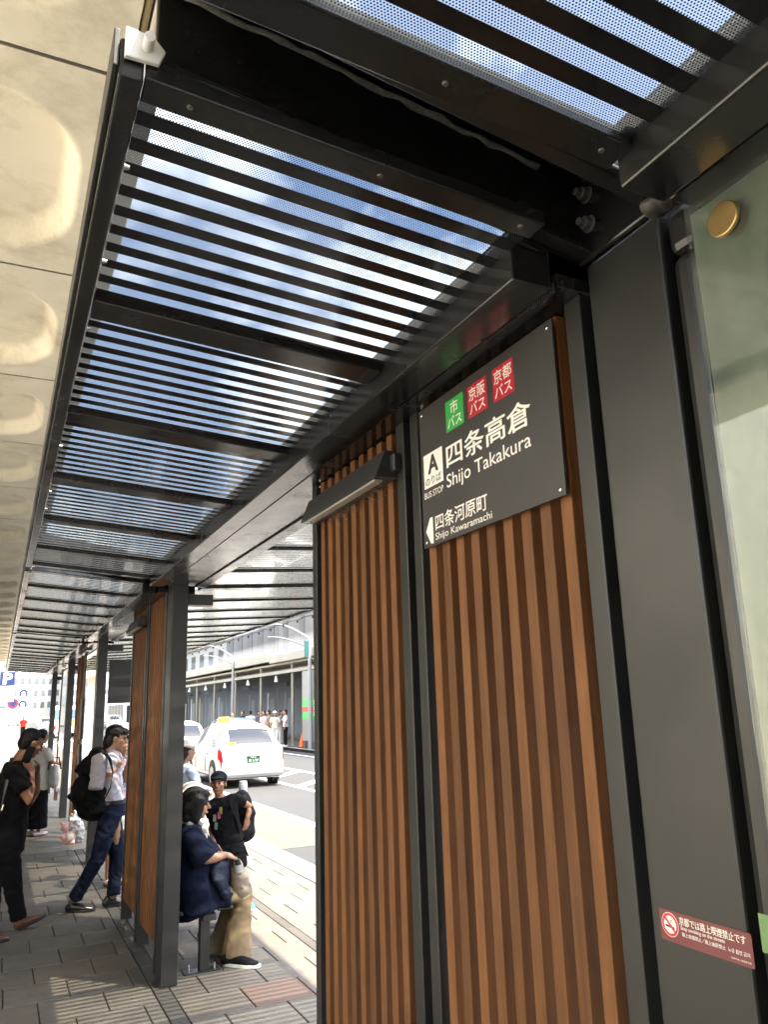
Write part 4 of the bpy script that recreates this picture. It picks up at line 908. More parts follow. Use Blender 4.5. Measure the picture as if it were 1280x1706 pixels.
def hand(mb, wrist, d, palm, s=1.0, curl=0.6, spread=0.1, thumb=1):
    """d: direction of the fingers, palm: direction the palm faces; five fingers with bends"""
    d = Vector(d).normalized(); p = Vector(palm); p = (p-d*p.dot(d)).normalized(); side = d.cross(p)
    w = Vector(wrist); k = w+d*0.085*s
    mb.tube([w-d*0.02*s, w+d*0.03*s, k], [(0.026*s, 0.020*s), (0.037*s, 0.017*s), (0.040*s, 0.015*s)], 10, up=p, rnd=True)
    for i, ln in enumerate((0.068, 0.078, 0.073, 0.058)):
        o = (i-1.5)*0.0195*s; b = k+side*o-d*0.008*s; a = curl; pts = [b]; dd = d+side*(i-1.5)*spread*0.3
        for seg in (0.45, 0.32, 0.26):
            dd = (dd*math.cos(a)+p*math.sin(a)).normalized(); b = b+dd*ln*s*seg; pts.append(b)
        mb.tube(pts, [0.0092*s, 0.0088*s, 0.0082*s, 0.0072*s], 7, rnd=True)
    tb = w+d*0.025*s+side*thumb*0.03*s; td = (d*0.7+side*thumb*0.6+p*0.35).normalized()
    mb.tube([tb, tb+td*0.035*s, tb+td*0.035*s+(d*0.8+p*0.5*curl).normalized()*0.03*s], [0.013*s, 0.0105*s, 0.0085*s], 8, rnd=True)
def limb(mb, pts, rad, seg=12): mb.tube(pts, rad, seg, rnd=True)
FWD = [Vector((1, 0, 0))]
def cl(mb, pts, rad, seg=14):              # garment piece: flat hems; radii are (across the body, front to back)
    mb.tube(pts, rad, seg, up=FWD[0])
def shoe(name, mat, solemat, parent, heel, toe, w=0.045, h=0.075, open_=0.0):
    h_ = Vector(heel); t = Vector(toe); d = t-h_; L = d.length; d.normalize(); up = Vector((0, 0, 1)); sd = d.cross(up).normalized(); u = sd.cross(d)
    mb = MB(); P = lambda a, z: h_+d*(a*L)+u*z
    mb.tube([P(0.04, h*0.5), P(0.2, h*0.55), P(0.45, h*0.5), P(0.7, h*0.36), P(0.9, h*0.28)], [(w*0.75, h*0.52), (w*0.82, h*0.55), (w*0.9, h*0.5), (w*1.0, h*0.36), (w*0.72, h*0.26)], 14, up=u, rnd=True)
    mb.tube([P(0.14, h*0.7), P(0.14, h*0.98)], [w*0.72, w*0.7], 12, rnd=True)
    o = remesh_build(mb, name, mat, parent, 0.007, 4)
    so = MB(); n = 18; ring_ = []
    for k in range(n):
        a = 2*math.pi*k/n; x = 0.5+0.53*math.cos(a); yv = math.sin(a)*w*(1.05 if x > 0.45 else 0.86); ring_.append(h_+d*(x*L)+sd*yv)
    so.prism(ring_, u*(-0.004), u*0.022); so.build('sole', solemat, o, bevel=0.004)
    return o
def mid(a, b, t=0.5): return Vector(a)*(1-t)+Vector(b)*t
BLACKT = cloth('black cotton', (0.005, 0.005, 0.006)); DARKP = cloth('charcoal trousers', (0.006, 0.006, 0.007)); NAVY = cloth('navy cloth', (0.004, 0.0065, 0.018)); NAVYP = cloth('navy trousers', (0.008, 0.012, 0.028))
WSHIRT = cloth('white shirt', (0.4, 0.375, 0.41), var=0.06); BEIGE = cloth('beige trousers', (0.21, 0.155, 0.092)); BROWNL = M('brown leather', (0.10, 0.04, 0.02), 0.35, var=0.2); BLACKL = M('black leather', (0.014, 0.014, 0.015), 0.3)
SOLEW = M('white sole', (0.75, 0.74, 0.7), 0.5); SOLEB = M('dark sole', (0.02, 0.018, 0.016), 0.6); KNIT = M('black knit shoe', (0.006, 0.006, 0.0065), 0.8, spec=0.15, bump=0.5, bscale=300)

# ---- man on the phone, left edge, walking
Y = 8.25
pm = empty('person', (at(30, 1400, Y).x, Y, 0), 'man in black T-shirt walking at the left edge with a phone to his ear', 'person')
FWD[0] = Vector((0.9, 0.3, 0))
hd = at(53, 1238, Y); nk = at(29, 1268, Y); sh0 = at(20, 1283, Y-0.17); sh1 = at(24, 1280, Y+0.17); hp = at(10, 1400, Y)
el0 = at(50, 1334, Y-0.2); wr0 = at(52, 1288, Y-0.1); el1 = at(58, 1335, Y+0.24); wr1 = at(62, 1290, Y+0.15)
kn0 = at(20, 1470, Y-0.06); an0 = at(31, 1533, Y-0.02); kn1 = at(-14, 1478, Y+0.1); an1 = at(-16, 1548, Y+0.02)
b = MB(); fd = Vector((0.86, 0.32, -0.38)); T, F = head(b, hd, fd, 1.03)
limb(b, [mid(hd, nk, 0.3), nk+Vector((0, 0, -0.02)), mid(nk, hp, 0.25)], [0.062, 0.068, 0.09]); limb(b, [mid(nk, hp, .2), mid(nk, hp, .6), hp], [0.10, 0.10, 0.10])
for s, e, w in ((sh0, el0, wr0), (sh1, el1, wr1)): limb(b, [mid(nk, s, .5)+Vector((0, 0, -.05)), s, mid(s, e, .5), e, mid(e, w, .4), w], [0.05, 0.06, 0.054, 0.043, 0.042, 0.029])
hand(b, wr0, at(40, 1262, Y-0.12)-wr0, Vector((0.1, 0.95, 0.2)), 1.0, 0.35, 0.1, 1)
hand(b, wr1, at(66, 1268, Y+0.12)-wr1, Vector((-0.9, -0.2, 0)), 1.0, 0.5, 0.1, -1)
for k, a in ((kn0, an0), (kn1, an1)): limb(b, [hp, mid(hp, k, .5), k, a], [0.09, 0.08, 0.06, 0.045])
bo = remesh_build(b, 'body', SKIN, pm, 0.0065, 4); face(T, F, 1.03, pm)
h = MB(); h.ball(T(0, -0.028, 0.045), (0.082, 0.098, 0.083), 18, 12, F); h.ball(T(0, -0.055, -0.01), (0.078, 0.066, 0.075), 14, 10, F); h.ball(T(0, 0.045, 0.085), (0.06, 0.05, 0.03), 12, 8, F); remesh_build(h, 'hair', HAIR, pm, 0.008, 4, 0.004, 60)
t = MB(); cl(t, [nk+Vector((-.02, 0, .0)), mid(nk, hp, .18), mid(nk, hp, .45), mid(nk, hp, .75), hp+Vector((0, 0, .02)), hp+Vector((0.0, 0, -.07))], [(0.10, 0.085), (0.20, 0.125), (0.20, 0.15), (0.185, 0.155), (0.185, 0.155), (0.185, 0.15)], 18)
for s, e in ((sh0, el0), (sh1, el1)): cl(t, [mid(nk, s, .5)+Vector((0, 0, -.03)), s, mid(s, e, .4), mid(s, e, .66)], [0.07, 0.075, 0.078, 0.085])
tt = t; remesh_build(t, 'shirt', BLACKT, pm, 0.011, 5, 0.010, 9)
l = MB(); cl(l, [hp+Vector((0, 0, .05)), hp+Vector((0, 0, -.1))], [(0.15, 0.16), (0.15, 0.155)])
for k, a, o in ((kn0, an0, -.08), (kn1, an1, .08)): cl(l, [hp+Vector((0, o, -.05)), mid(hp+Vector((0, o, 0)), k, .55), k, mid(k, a, .6), a+Vector((0, 0, .01))], [0.115, 0.098, 0.08, 0.068, 0.066])
remesh_build(l, 'trousers', DARKP, pm, 0.011, 5, 0.009, 10)
g = gnd(29, 1551); shoe('shoe', BROWNL, SOLEB, pm, g+Vector((0, 0, 0.012)), at(76, 1525, g.y+0.06), 0.046, 0.07)
g = gnd(-20, 1572); shoe('shoe', BROWNL, SOLEB, pm, g, gnd(15, 1566), 0.046, 0.07)
st_ = MB(); st_.tube([sh1+Vector((0.02, 0.05, 0.07)), at(20, 1262, Y-0.10), at(12, 1300, Y-0.21), at(2, 1345, Y-0.22), at(-10, 1385, Y-0.2)], [(0.016, 0.004)]*5, 8); st_.build('bag_strap', BLACKL, pm)
MB().tube([at(6, 1340, Y-.235), at(3, 1350, Y-.235)], 0.008, 8).build('buckle', CHROME, pm)
ph = empty('phone', at(47, 1256, Y-0.13), 'black mobile phone held to the ear of the man at the left edge', 'phone')
pf = frame(at(56, 1240, Y-.12)-at(42, 1272, Y-.12), (0, -1, 0)); pc = at(47.5, 1257, Y-0.115)
q = MB(); q.box(-0.037, 0.037, -0.075, 0.075, -0.005, 0.005, T=lambda v: pc+pf @ v); q.build('case', M('black phone case', (0.004, 0.004, 0.005), 0.6, spec=0.15), ph, bevel=0.003)
gm = MB(); gm.tube([T(-0.078, 0.0, 0.004), T(-0.07, 0.075, 0.0), T(-0.02, 0.105, -0.002)], 0.0022, 6); gm.build('glasses', BLACKL, pm)

# ---- man in white shirt with a black backpack
Y = 8.62
wm = empty('person', (at(180, 1400, Y).x, Y, 0), 'man in white shirt and navy trousers standing beside the slat screen', 'person')
FWD[0] = Vector((0.95, -0.2, 0))
hd = at(195, 1229, Y); nk = at(180, 1253, Y); sh0 = at(166, 1265, Y-0.17); sh1 = at(190, 1262, Y+0.17); hp = at(185, 1343, Y)
el0 = at(160, 1312, Y-0.22); wr0 = at(191, 1281, Y-0.14); el1 = at(206, 1312, Y+0.2); wr1 = at(211, 1278, Y+0.05)
g0 = gnd(118, 1521); g1 = gnd(178, 1512)
kn0 = at(163, 1430, Y-0.08); an0 = at(124, 1497, g0.y); kn1 = at(194, 1425, Y+0.06); an1 = at(189, 1490, g1.y)
b = MB(); fd = Vector((0.93, -0.18, -0.22)); T, F = head(b, hd, fd, 1.0)
limb(b, [mid(hd, nk, .3), nk+Vector((0, 0, -.02)), mid(nk, hp, .25)], [0.052, 0.056, 0.08]); limb(b, [mid(nk, hp, .2), mid(nk, hp, .6), hp], [0.09, 0.085, 0.09])
for s, e, w in ((sh0, el0, wr0), (sh1, el1, wr1)): limb(b, [mid(nk, s, .5)+Vector((0, 0, -.05)), s, mid(s, e, .5), e, mid(e, w, .4), w], [0.045, 0.05, 0.045, 0.036, 0.037, 0.025])
hand(b, wr0, Vector((0.55, 0.1, 0.7)), Vector((0.2, 0.9, -0.3)), 0.95, 0.95, 0.05, 1); hand(b, wr1, Vector((0.2, 0, 1)), Vector((-0.9, 0, 0)), 0.95, 0.7, 0.1, 1)
for k, a in ((kn0, an0), (kn1, an1)): limb(b, [hp, mid(hp, k, .5), k, a], [0.08, 0.07, 0.05, 0.04])
remesh_build(b, 'body', SKIN2, wm, 0.0065, 4); face(T, F, 1.0, wm)
h = MB(); h.ball(T(0, -0.028, 0.045), (0.085, 0.10, 0.085), 18, 12, F); h.ball(T(0, -0.062, -0.035), (0.082, 0.062, 0.10), 14, 10, F); h.ball(T(0, 0.058, 0.072), (0.066, 0.04, 0.036), 12, 8, F); h.ball(T(-0.066, 0.02, 0.03), (0.022, 0.05, 0.05), 10, 8, F); h.ball(T(0, -0.07, -0.10), (0.06, 0.04, 0.05), 10, 8, F); remesh_build(h, 'hair', HAIR, wm, 0.008, 3, 0.005, 55)
t = MB(); cl(t, [nk+Vector((0, 0, -.005)), mid(nk, hp, .15), mid(nk, hp, .45), mid(nk, hp, .8), hp+Vector((0, 0, .035))], [(0.07, 0.07), (0.18, 0.11), (0.175, 0.125), (0.16, 0.12), (0.155, 0.125)], 18)
for s, e in ((sh0, el0), (sh1, el1)): cl(t, [mid(nk, s, .5)+Vector((0, 0, -.03)), s, mid(s, e, .5), mid(s, e, .95), mid(e, s, -.06)], [0.065, 0.075, 0.072, 0.066, 0.068])
remesh_build(t, 'shirt', WSHIRT, wm, 0.010, 4, 0.009, 12)
co = MB(); co.tube([T(-0.062, -0.03, -0.135), T(-0.05, 0.05, -0.155), T(0, 0.085, -0.185)], [(0.012, 0.03), (0.012, 0.032), (0.01, 0.02)], 8, rnd=True); co.tube([T(0.062, -0.03, -0.135), T(0.05, 0.05, -0.155), T(0, 0.085, -0.185)], [(0.012, 0.03), (0.012, 0.032), (0.01, 0.02)], 8, rnd=True); co.build('collar', WSHIRT, wm, smooth=True)
l = MB(); cl(l, [hp+Vector((0, 0, .04)), hp+Vector((0, 0, -.09))], [(0.155, 0.13), (0.16, 0.135)])
for k, a, o in ((kn0, an0, -.08), (kn1, an1, .08)): cl(l, [hp+Vector((0, o, -.05)), mid(hp+Vector((0, o, 0)), k, .55), k, mid(k, a, .6), a+Vector((0, 0, .0))], [0.105, 0.09, 0.07, 0.06, 0.066])
remesh_build(l, 'trousers', NAVYP, wm, 0.010, 5, 0.008, 12)
be = MB(); be.tube([hp+Vector((0, 0, .03)), hp+Vector((0, 0, .065))], [(0.166, 0.14)]*2, 20, up=FWD[0]); be.build('belt', BLACKL, wm)
shoe('shoe', BLACKL, SOLEB, wm, gnd(112, 1520), gnd(158, 1517), 0.048, 0.08); shoe('shoe', BLACKL, SOLEB, wm, gnd(174, 1512), gnd(210, 1506), 0.048, 0.085)
bp = empty('backpack', at(150, 1310, Y-.1), 'large black backpack on the back of the man in white', 'backpack')
m = MB(); limb(m, [at(163, 1262, Y-.02), at(152, 1290, Y-.02), at(146, 1318, Y-.04), at(158, 1345, Y-.05)], [(0.10, 0.11), (0.16, 0.18), (0.17, 0.20), (0.12, 0.16)], 16); m.ball(at(138, 1318, Y-.1), (0.11, 0.13, 0.15), 14, 10)
remesh_build(m, 'bag', M('black nylon', (0.005, 0.005, 0.0055), 0.7, spec=0.15, var=0.2, bump=0.3, bscale=90), bp, 0.012, 6, 0.012, 9)
m = MB(); m.tube([at(166, 1258, Y-.12), at(174, 1253, Y-.15), at(183, 1264, Y-.235), at(188, 1285, Y-.225), at(184, 1312, Y-.24), at(172, 1335, Y-.22)], [(0.026, 0.006)]*6, 8); m.build('strap', BLACKT, bp)
m = MB(); m.tube([at(163, 1256, Y-.02), at(157, 1247, Y-.02), at(152, 1262, Y-.02)], 0.012, 8); m.build('handle', BLACKT, bp)

# ---- seated woman in navy top
Y = 6.42
bn = empty('bench', (1.51, 6.28, 0), 'narrow charcoal steel perch bench the woman sits on', 'bench')
box('leg', STEEL2, bn, 1.45, 1.52, 6.265, 6.335, 0.012, 0.385, 0.004); box('leg', STEEL2, bn, 1.45, 1.52, 8.2, 8.27, 0.012, 0.385, 0.004)
for yy in (6.30, 8.235):
    box('base_plate', STEEL2, bn, 1.34, 1.60, yy-0.05, yy+0.05, 0.001, 0.012, 0.002)
    for x in (1.38, 1.565): MB().tube([(x, yy, 0.012), (x, yy, 0.05)], [0.012, 0.009], 10).build('anchor_bolt', CHROME, bn)
box('bracket', STEEL2, bn, 1.46, 1.56, 6.24, 6.36, 0.34, 0.386, 0.003)
for x in (1.36, 1.50, 1.64): box('seat_tube', STEEL2, bn, x-0.06, x+0.06, 6.29, 8.4, 0.388, 0.415, 0.008)
sw = empty('person', (at(335, 1500, Y).x, Y, 0), 'seated woman with black bob, navy top and beige trousers', 'person')
FWD[0] = Vector((0.95, -0.15, 0))
hd = at(328, 1338, Y); nk = at(316, 1368, Y); hp = at(322, 1490, Y); ch = at(322, 1410, Y)
sh0 = at(316, 1390, Y-0.15); sh1 = at(320, 1387, Y+0.16); el0 = at(345, 1432, Y-0.2); wr0 = at(376, 1424, Y-0.1); el1 = at(350, 1425, Y+0.2); wr1 = at(382, 1425, Y+0.02)
g0 = gnd(374, 1606); kn0 = at(405, 1490, Y-.05); an0 = at(392, 1588, g0.y); kn1 = at(392, 1490, Y+.12); an1 = at(367, 1582, g0.y+.25)
b = MB(); fd = Vector((0.93, -0.28, -0.1)); T, F = head(b, hd, fd, 0.94)
limb(b, [mid(hd, nk, .3), nk+Vector((0, 0, -.02)), mid(nk, hp, .2)], [0.048, 0.05, 0.07]); limb(b, [mid(nk, hp, .15), mid(nk, hp, .6), hp], [0.08, 0.08, 0.09])
for s, e, w in ((sh0, el0, wr0), (sh1, el1, wr1)): limb(b, [mid(nk, s, .5)+Vector((0, 0, -.05)), s, mid(s, e, .5), e, mid(e, w, .4), w], [0.04, 0.046, 0.042, 0.037, 0.036, 0.024])
hand(b, wr0, Vector((0.9, 0.25, -0.35)), Vector((-0.1, 0.3, -0.9)), 0.9, 0.45, 0.1, 1); hand(b, wr1, Vector((0.75, -0.5, -0.35)), Vector((-0.1, -0.2, -0.9)), 0.9, 0.5, 0.1, -1)
for k, a in ((kn0, an0), (kn1, an1)): limb(b, [hp, mid(hp, k, .5), k, a], [0.085, 0.075, 0.05, 0.038])
remesh_build(b, 'body', SKIN2, sw, 0.006, 4); face(T, F, 0.94, sw)
h = MB(); h.ball(T(0, -0.02, 0.04), (0.09, 0.105, 0.088), 18, 12, F); h.ball(T(0, -0.055, -0.04), (0.092, 0.07, 0.115), 14, 10, F)
for k in (-1, 1): h.tube([T(k*0.078, 0.025, 0.04), T(k*0.086, 0.0, -0.04), T(k*0.082, -0.01, -0.12)], [(0.03, 0.05), (0.026, 0.062), (0.022, 0.055)], 10, rnd=True)
h.ball(T(0, 0.05, 0.075), (0.062, 0.045, 0.035), 12, 8, F); h.tube([T(-0.07, -0.05, -0.11), T(0, -0.085, -0.115), T(0.07, -0.05, -0.11)], 0.035, 10, rnd=True); remesh_build(h, 'hair', HAIR, sw, 0.007, 3, 0.003, 70)
t = MB(); cl(t, [nk+Vector((0, 0, -.01)), nk+Vector((0, 0, -.05)), mid(nk, hp, .22), mid(nk, hp, .5), mid(nk, hp, .8), hp+Vector((0.05, 0, -.04)), hp+Vector((0.07, 0, -.10))], [(0.065, 0.055), (0.125, 0.085), (0.175, 0.115), (0.185, 0.14), (0.195, 0.17), (0.205, 0.20), (0.21, 0.215)], 24)
cl(t, [hp+Vector((0.05, 0, .06)), mid(hp, kn0, .4)+Vector((0, 0.03, .04)), mid(hp, kn0, .75)+Vector((0, .04, .02))], [(0.19, 0.12), (0.19, 0.10), (0.17, 0.075)], 18)
for s, e in ((sh0, el0), (sh1, el1)): cl(t, [mid(nk, s, .5)+Vector((0, 0, -.035)), s, mid(s, e, .5)+Vector((-.005, 0, -.02)), mid(s, e, .88)+Vector((0, 0, -.025))], [0.06, 0.082, 0.092, 0.108], 14)
remesh_build(t, 'top', NAVY, sw, 0.009, 4, 0.011, 8)
sc_ = MB(); limb(sc_, [T(-0.075, -0.03, -0.15), T(-0.05, 0.05, -0.175), T(0, 0.085, -0.21), T(0.03, 0.10, -0.27)], [(0.03, 0.03), (0.032, 0.03), (0.03, 0.03), (0.02, 0.015)]); limb(sc_, [T(0.075, -0.03, -0.15), T(0, -0.09, -0.16), T(-0.075, -0.03, -0.15)], [0.032]*3); remesh_build(sc_, 'scarf', cloth('silver grey scarf', (0.38, 0.34, 0.30), 0.5), sw, 0.008, 3, 0.004, 40)
l = MB(); cl(l, [hp+Vector((0, 0, .02)), hp+Vector((.08, 0, 0))], [(0.13, 0.15)]*2)
cl(l, [hp+Vector((0, -.06, 0)), mid(hp, kn0, .5)+Vector((0, -.03, 0)), kn0, mid(kn0, an0, .5), an0+Vector((0.01, 0, -.02))], [0.10, 0.092, 0.086, 0.09, 0.115]); cl(l, [hp+Vector((0, .1, 0)), mid(hp, kn1, .5)+Vector((0, .05, 0)), kn1, mid(kn1, an1, .5), an1+Vector((0, 0, -.01))], [0.10, 0.092, 0.084, 0.085, 0.10])
remesh_build(l, 'trousers', BEIGE, sw, 0.010, 5, 0.006, 9)
shoe('shoe', KNIT, SOLEW, sw, gnd(373, 1607), gnd(433, 1611), 0.05, 0.075); g = gnd(362, 1588); shoe('shoe', KNIT, SOLEW, sw, g, g+Vector((0.24, 0.02, 0)), 0.05, 0.075)
bg_ = empty('handbag', at(385, 1470, Y), 'dark blue handbag on the lap of the seated woman', 'bag')
m = MB(); limb(m, [at(366, 1440, Y-.1), at(368, 1462, Y-.12), at(372, 1486, Y-.12)], [(0.09, 0.045), (0.11, 0.055), (0.10, 0.05)], 14); remesh_build(m, 'bag', M('navy leather', (0.008, 0.012, 0.026), 0.6, spec=0.2), bg_, 0.009, 3, 0.008, 14)
bg2 = empty('tote_bag', at(400, 1460, Y), 'taupe tote bag with a flask on the knees of the seated woman', 'bag')
m = MB(); limb(m, [at(392, 1440, Y-.05), at(398, 1460, Y-.06), at(402, 1480, Y-.06)], [(0.06, 0.05), (0.085, 0.075), (0.09, 0.08)], 14); remesh_build(m, 'bag', cloth('taupe canvas', (0.24, 0.2, 0.155)), bg2, 0.009, 3, 0.006, 14)
m = MB(); m.tube([at(399, 1452, Y-.15), at(397, 1440, Y-.15)], [0.032, 0.03], 14); m.build('flask', M('steel flask', (0.6, 0.6, 0.58), 0.3, 0.7), bg2, smooth=False); MB().tube([at(397, 1440, Y-.15), at(395.5, 1431, Y-.15)], [0.024, 0.018], 12).build('flask_lid', BLACKL, bg2)
for o in (-.06, .06): MB().tube([at(388, 1445, Y-.06+o), at(386, 1425, Y-.06+o*.5), at(396, 1426, Y-.06+o*.5), at(404, 1447, Y-.06+o)], 0.006, 6).build('strap', BLACKT, bg2)

# ---- boy with cap and backpack
Y = 7.72
by = empty('person', (at(385, 1450, Y).x, Y, 0), 'boy in black cap, T-shirt and shorts turning towards the camera', 'person')
FWD[0] = Vector((-0.3, -0.95, 0))
hd = at(364, 1304, Y); nk = at(366, 1326, Y); hp = at(382, 1408, Y+.02); sh0 = at(353, 1337, Y-.02); sh1 = at(391, 1328, Y-.02)
el1 = at(417, 1344, Y+.05); wr1 = at(412, 1362, Y-.02); el0 = at(352, 1380, Y+.06); wr0 = at(360, 1420, Y-.06)
g1 = gnd(412, 1513); kn1 = at(398, 1458, Y+.02); an1 = at(408, 1498, g1.y); kn0 = at(380, 1460, Y-.02); an0 = at(382, 1510, Y-.1)
b = MB(); fd = Vector((-0.42, -0.9, 0.02)); T, F = head(b, hd, fd, 0.9)
limb(b, [mid(hd, nk, .3), nk+Vector((0, 0, -.02)), mid(nk, hp, .2)], [0.042, 0.045, 0.06]); limb(b, [mid(nk, hp, .15), mid(nk, hp, .6), hp], [0.075, 0.07, 0.075])
for s, e, w in ((sh0, el0, wr0), (sh1, el1, wr1)): limb(b, [mid(nk, s, .5)+Vector((0, 0, -.04)), s, mid(s, e, .5), e, mid(e, w, .4), w], [0.036, 0.04, 0.036, 0.031, 0.03, 0.022])
hand(b, wr1, Vector((-0.15, 0, -1)), Vector((-0.3, 0.9, 0)), 0.82, 0.3, 0.1, 1); hand(b, wr0, Vector((0.5, -0.2, -0.8)), Vector((-0.2, 0.9, 0)), 0.82, 0.4, 0.1, -1)
for k, a in ((kn0, an0), (kn1, an1)): limb(b, [hp, mid(hp, k, .5), k, mid(k, a, .35), a, a+Vector((0, 0, -.05))], [0.07, 0.06, 0.044, 0.046, 0.032, 0.03])
remesh_build(b, 'body', SKIN, by, 0.006, 4); face(T, F, 0.9, by)
h = MB(); h.ball(T(0, -0.03, 0.03), (0.078, 0.088, 0.075), 16, 10, F); remesh_build(h, 'hair', HAIR, by, 0.008, 3)
cp = empty('cap', T(0, 0, 0.08), 'dark baseball cap on the head of the boy', 'cap')
m = MB(); m.ball(T(0, -0.012, 0.055), (0.08, 0.092, 0.062), 18, 12, F); m.ball(T(0, 0.07, 0.052), (0.062, 0.062, 0.009), 16, 6, F); remesh_build(m, 'crown', M('dark navy cap', (0.006, 0.008, 0.012), 0.8, spec=0.15), cp, 0.007, 3)
t = MB(); cl(t, [nk+Vector((0, 0, -.01)), mid(nk, hp, .18), mid(nk, hp, .5), mid(nk, hp, .85), hp+Vector((0, 0, .02))], [(0.06, 0.06), (0.145, 0.095), (0.14, 0.10), (0.145, 0.105), (0.145, 0.105)], 18)
for s, e in ((sh0, el0), (sh1, el1)): cl(t, [mid(nk, s, .5)+Vector((0, 0, -.03)), s+Vector((0, 0, -.01)), mid(s, e, .55)], [0.05, 0.05, 0.056])
remesh_build(t, 'shirt', BLACKT, by, 0.009, 4, 0.007, 12)
pr = MB(); 
for i, (c_, dx, dz) in enumerate((((0.05, 0.05, 0.05), -0.05, 0.0), ((0.12, 0.012, 0.03), 0.03, 0.02), ((0.14, 0.1, 0.012), 0.06, 0.06), ((0.02, 0.06, 0.04), -0.02, -0.07))):
    cpos = at(362, 1362, Y-.125)+Vector((dx*0.5, -0.004, dz)); q = MB(); q.box(-0.014, 0.014, -0.003, 0.003, -0.03, 0.03, T=lambda v: cpos+v); q.build('print', M('shirt print', c_, 0.7), by)
l = MB(); cl(l, [hp+Vector((0, 0, .03)), hp+Vector((0, 0, -.06))], [(0.14, 0.11)]*2)
for k, o in ((kn0, -.06), (kn1, .06)): cl(l, [hp+Vector((o, 0, -.04)), mid(hp+Vector((o, 0, 0)), k, .75)], [0.095, 0.088])
remesh_build(l, 'shorts', DARKP, by, 0.009, 4, 0.006, 12)
BLUES = M('bright blue sneaker', (0.02, 0.35, 0.62), 0.5); shoe('shoe', BLUES, SOLEW, by, gnd(408, 1510), gnd(424, 1519), 0.042, 0.065); shoe('shoe', BLUES, SOLEW, by, an0*1.0-Vector((0, 0, an0.z)), an0-Vector((0.06, 0.2, an0.z)), 0.042, 0.065)
bb = empty('backpack', at(408, 1360, Y+.1), 'black school backpack with hanging strap on the boy', 'backpack')
m = MB(); limb(m, [at(403, 1330, Y+.16), at(409, 1358, Y+.16), at(408, 1386, Y+.14)], [(0.10, 0.08), (0.115, 0.10), (0.10, 0.09)], 16); remesh_build(m, 'bag', M('black school bag', (0.006, 0.006, 0.0065), 0.7, spec=0.15), bb, 0.010, 5, 0.006, 10)
MB().tube([at(384, 1322, Y-.1), at(386, 1345, Y-.125), at(392, 1368, Y-.12), at(400, 1392, Y-.06), at(413, 1425, Y-.02)], [(0.02, 0.005), (0.022, 0.005), (0.018, 0.005), (0.008, 0.004), (0.012, 0.005)], 8).build('strap', BLACKT, bb)
btl = empty('bottle', at(404, 1310, Y+.2), 'white topped bottle sticking out of the backpack of the boy', 'bottle')
MB().tube([at(405, 1322, Y+.2), at(405, 1306, Y+.2)], 0.042, 16).build('body', M('clear flask', (0.6, 0.62, 0.62), 0.2), btl); MB().tube([at(405, 1306, Y+.2), at(405, 1301, Y+.2)], 0.038, 16).build('lid', WHITE, btl)

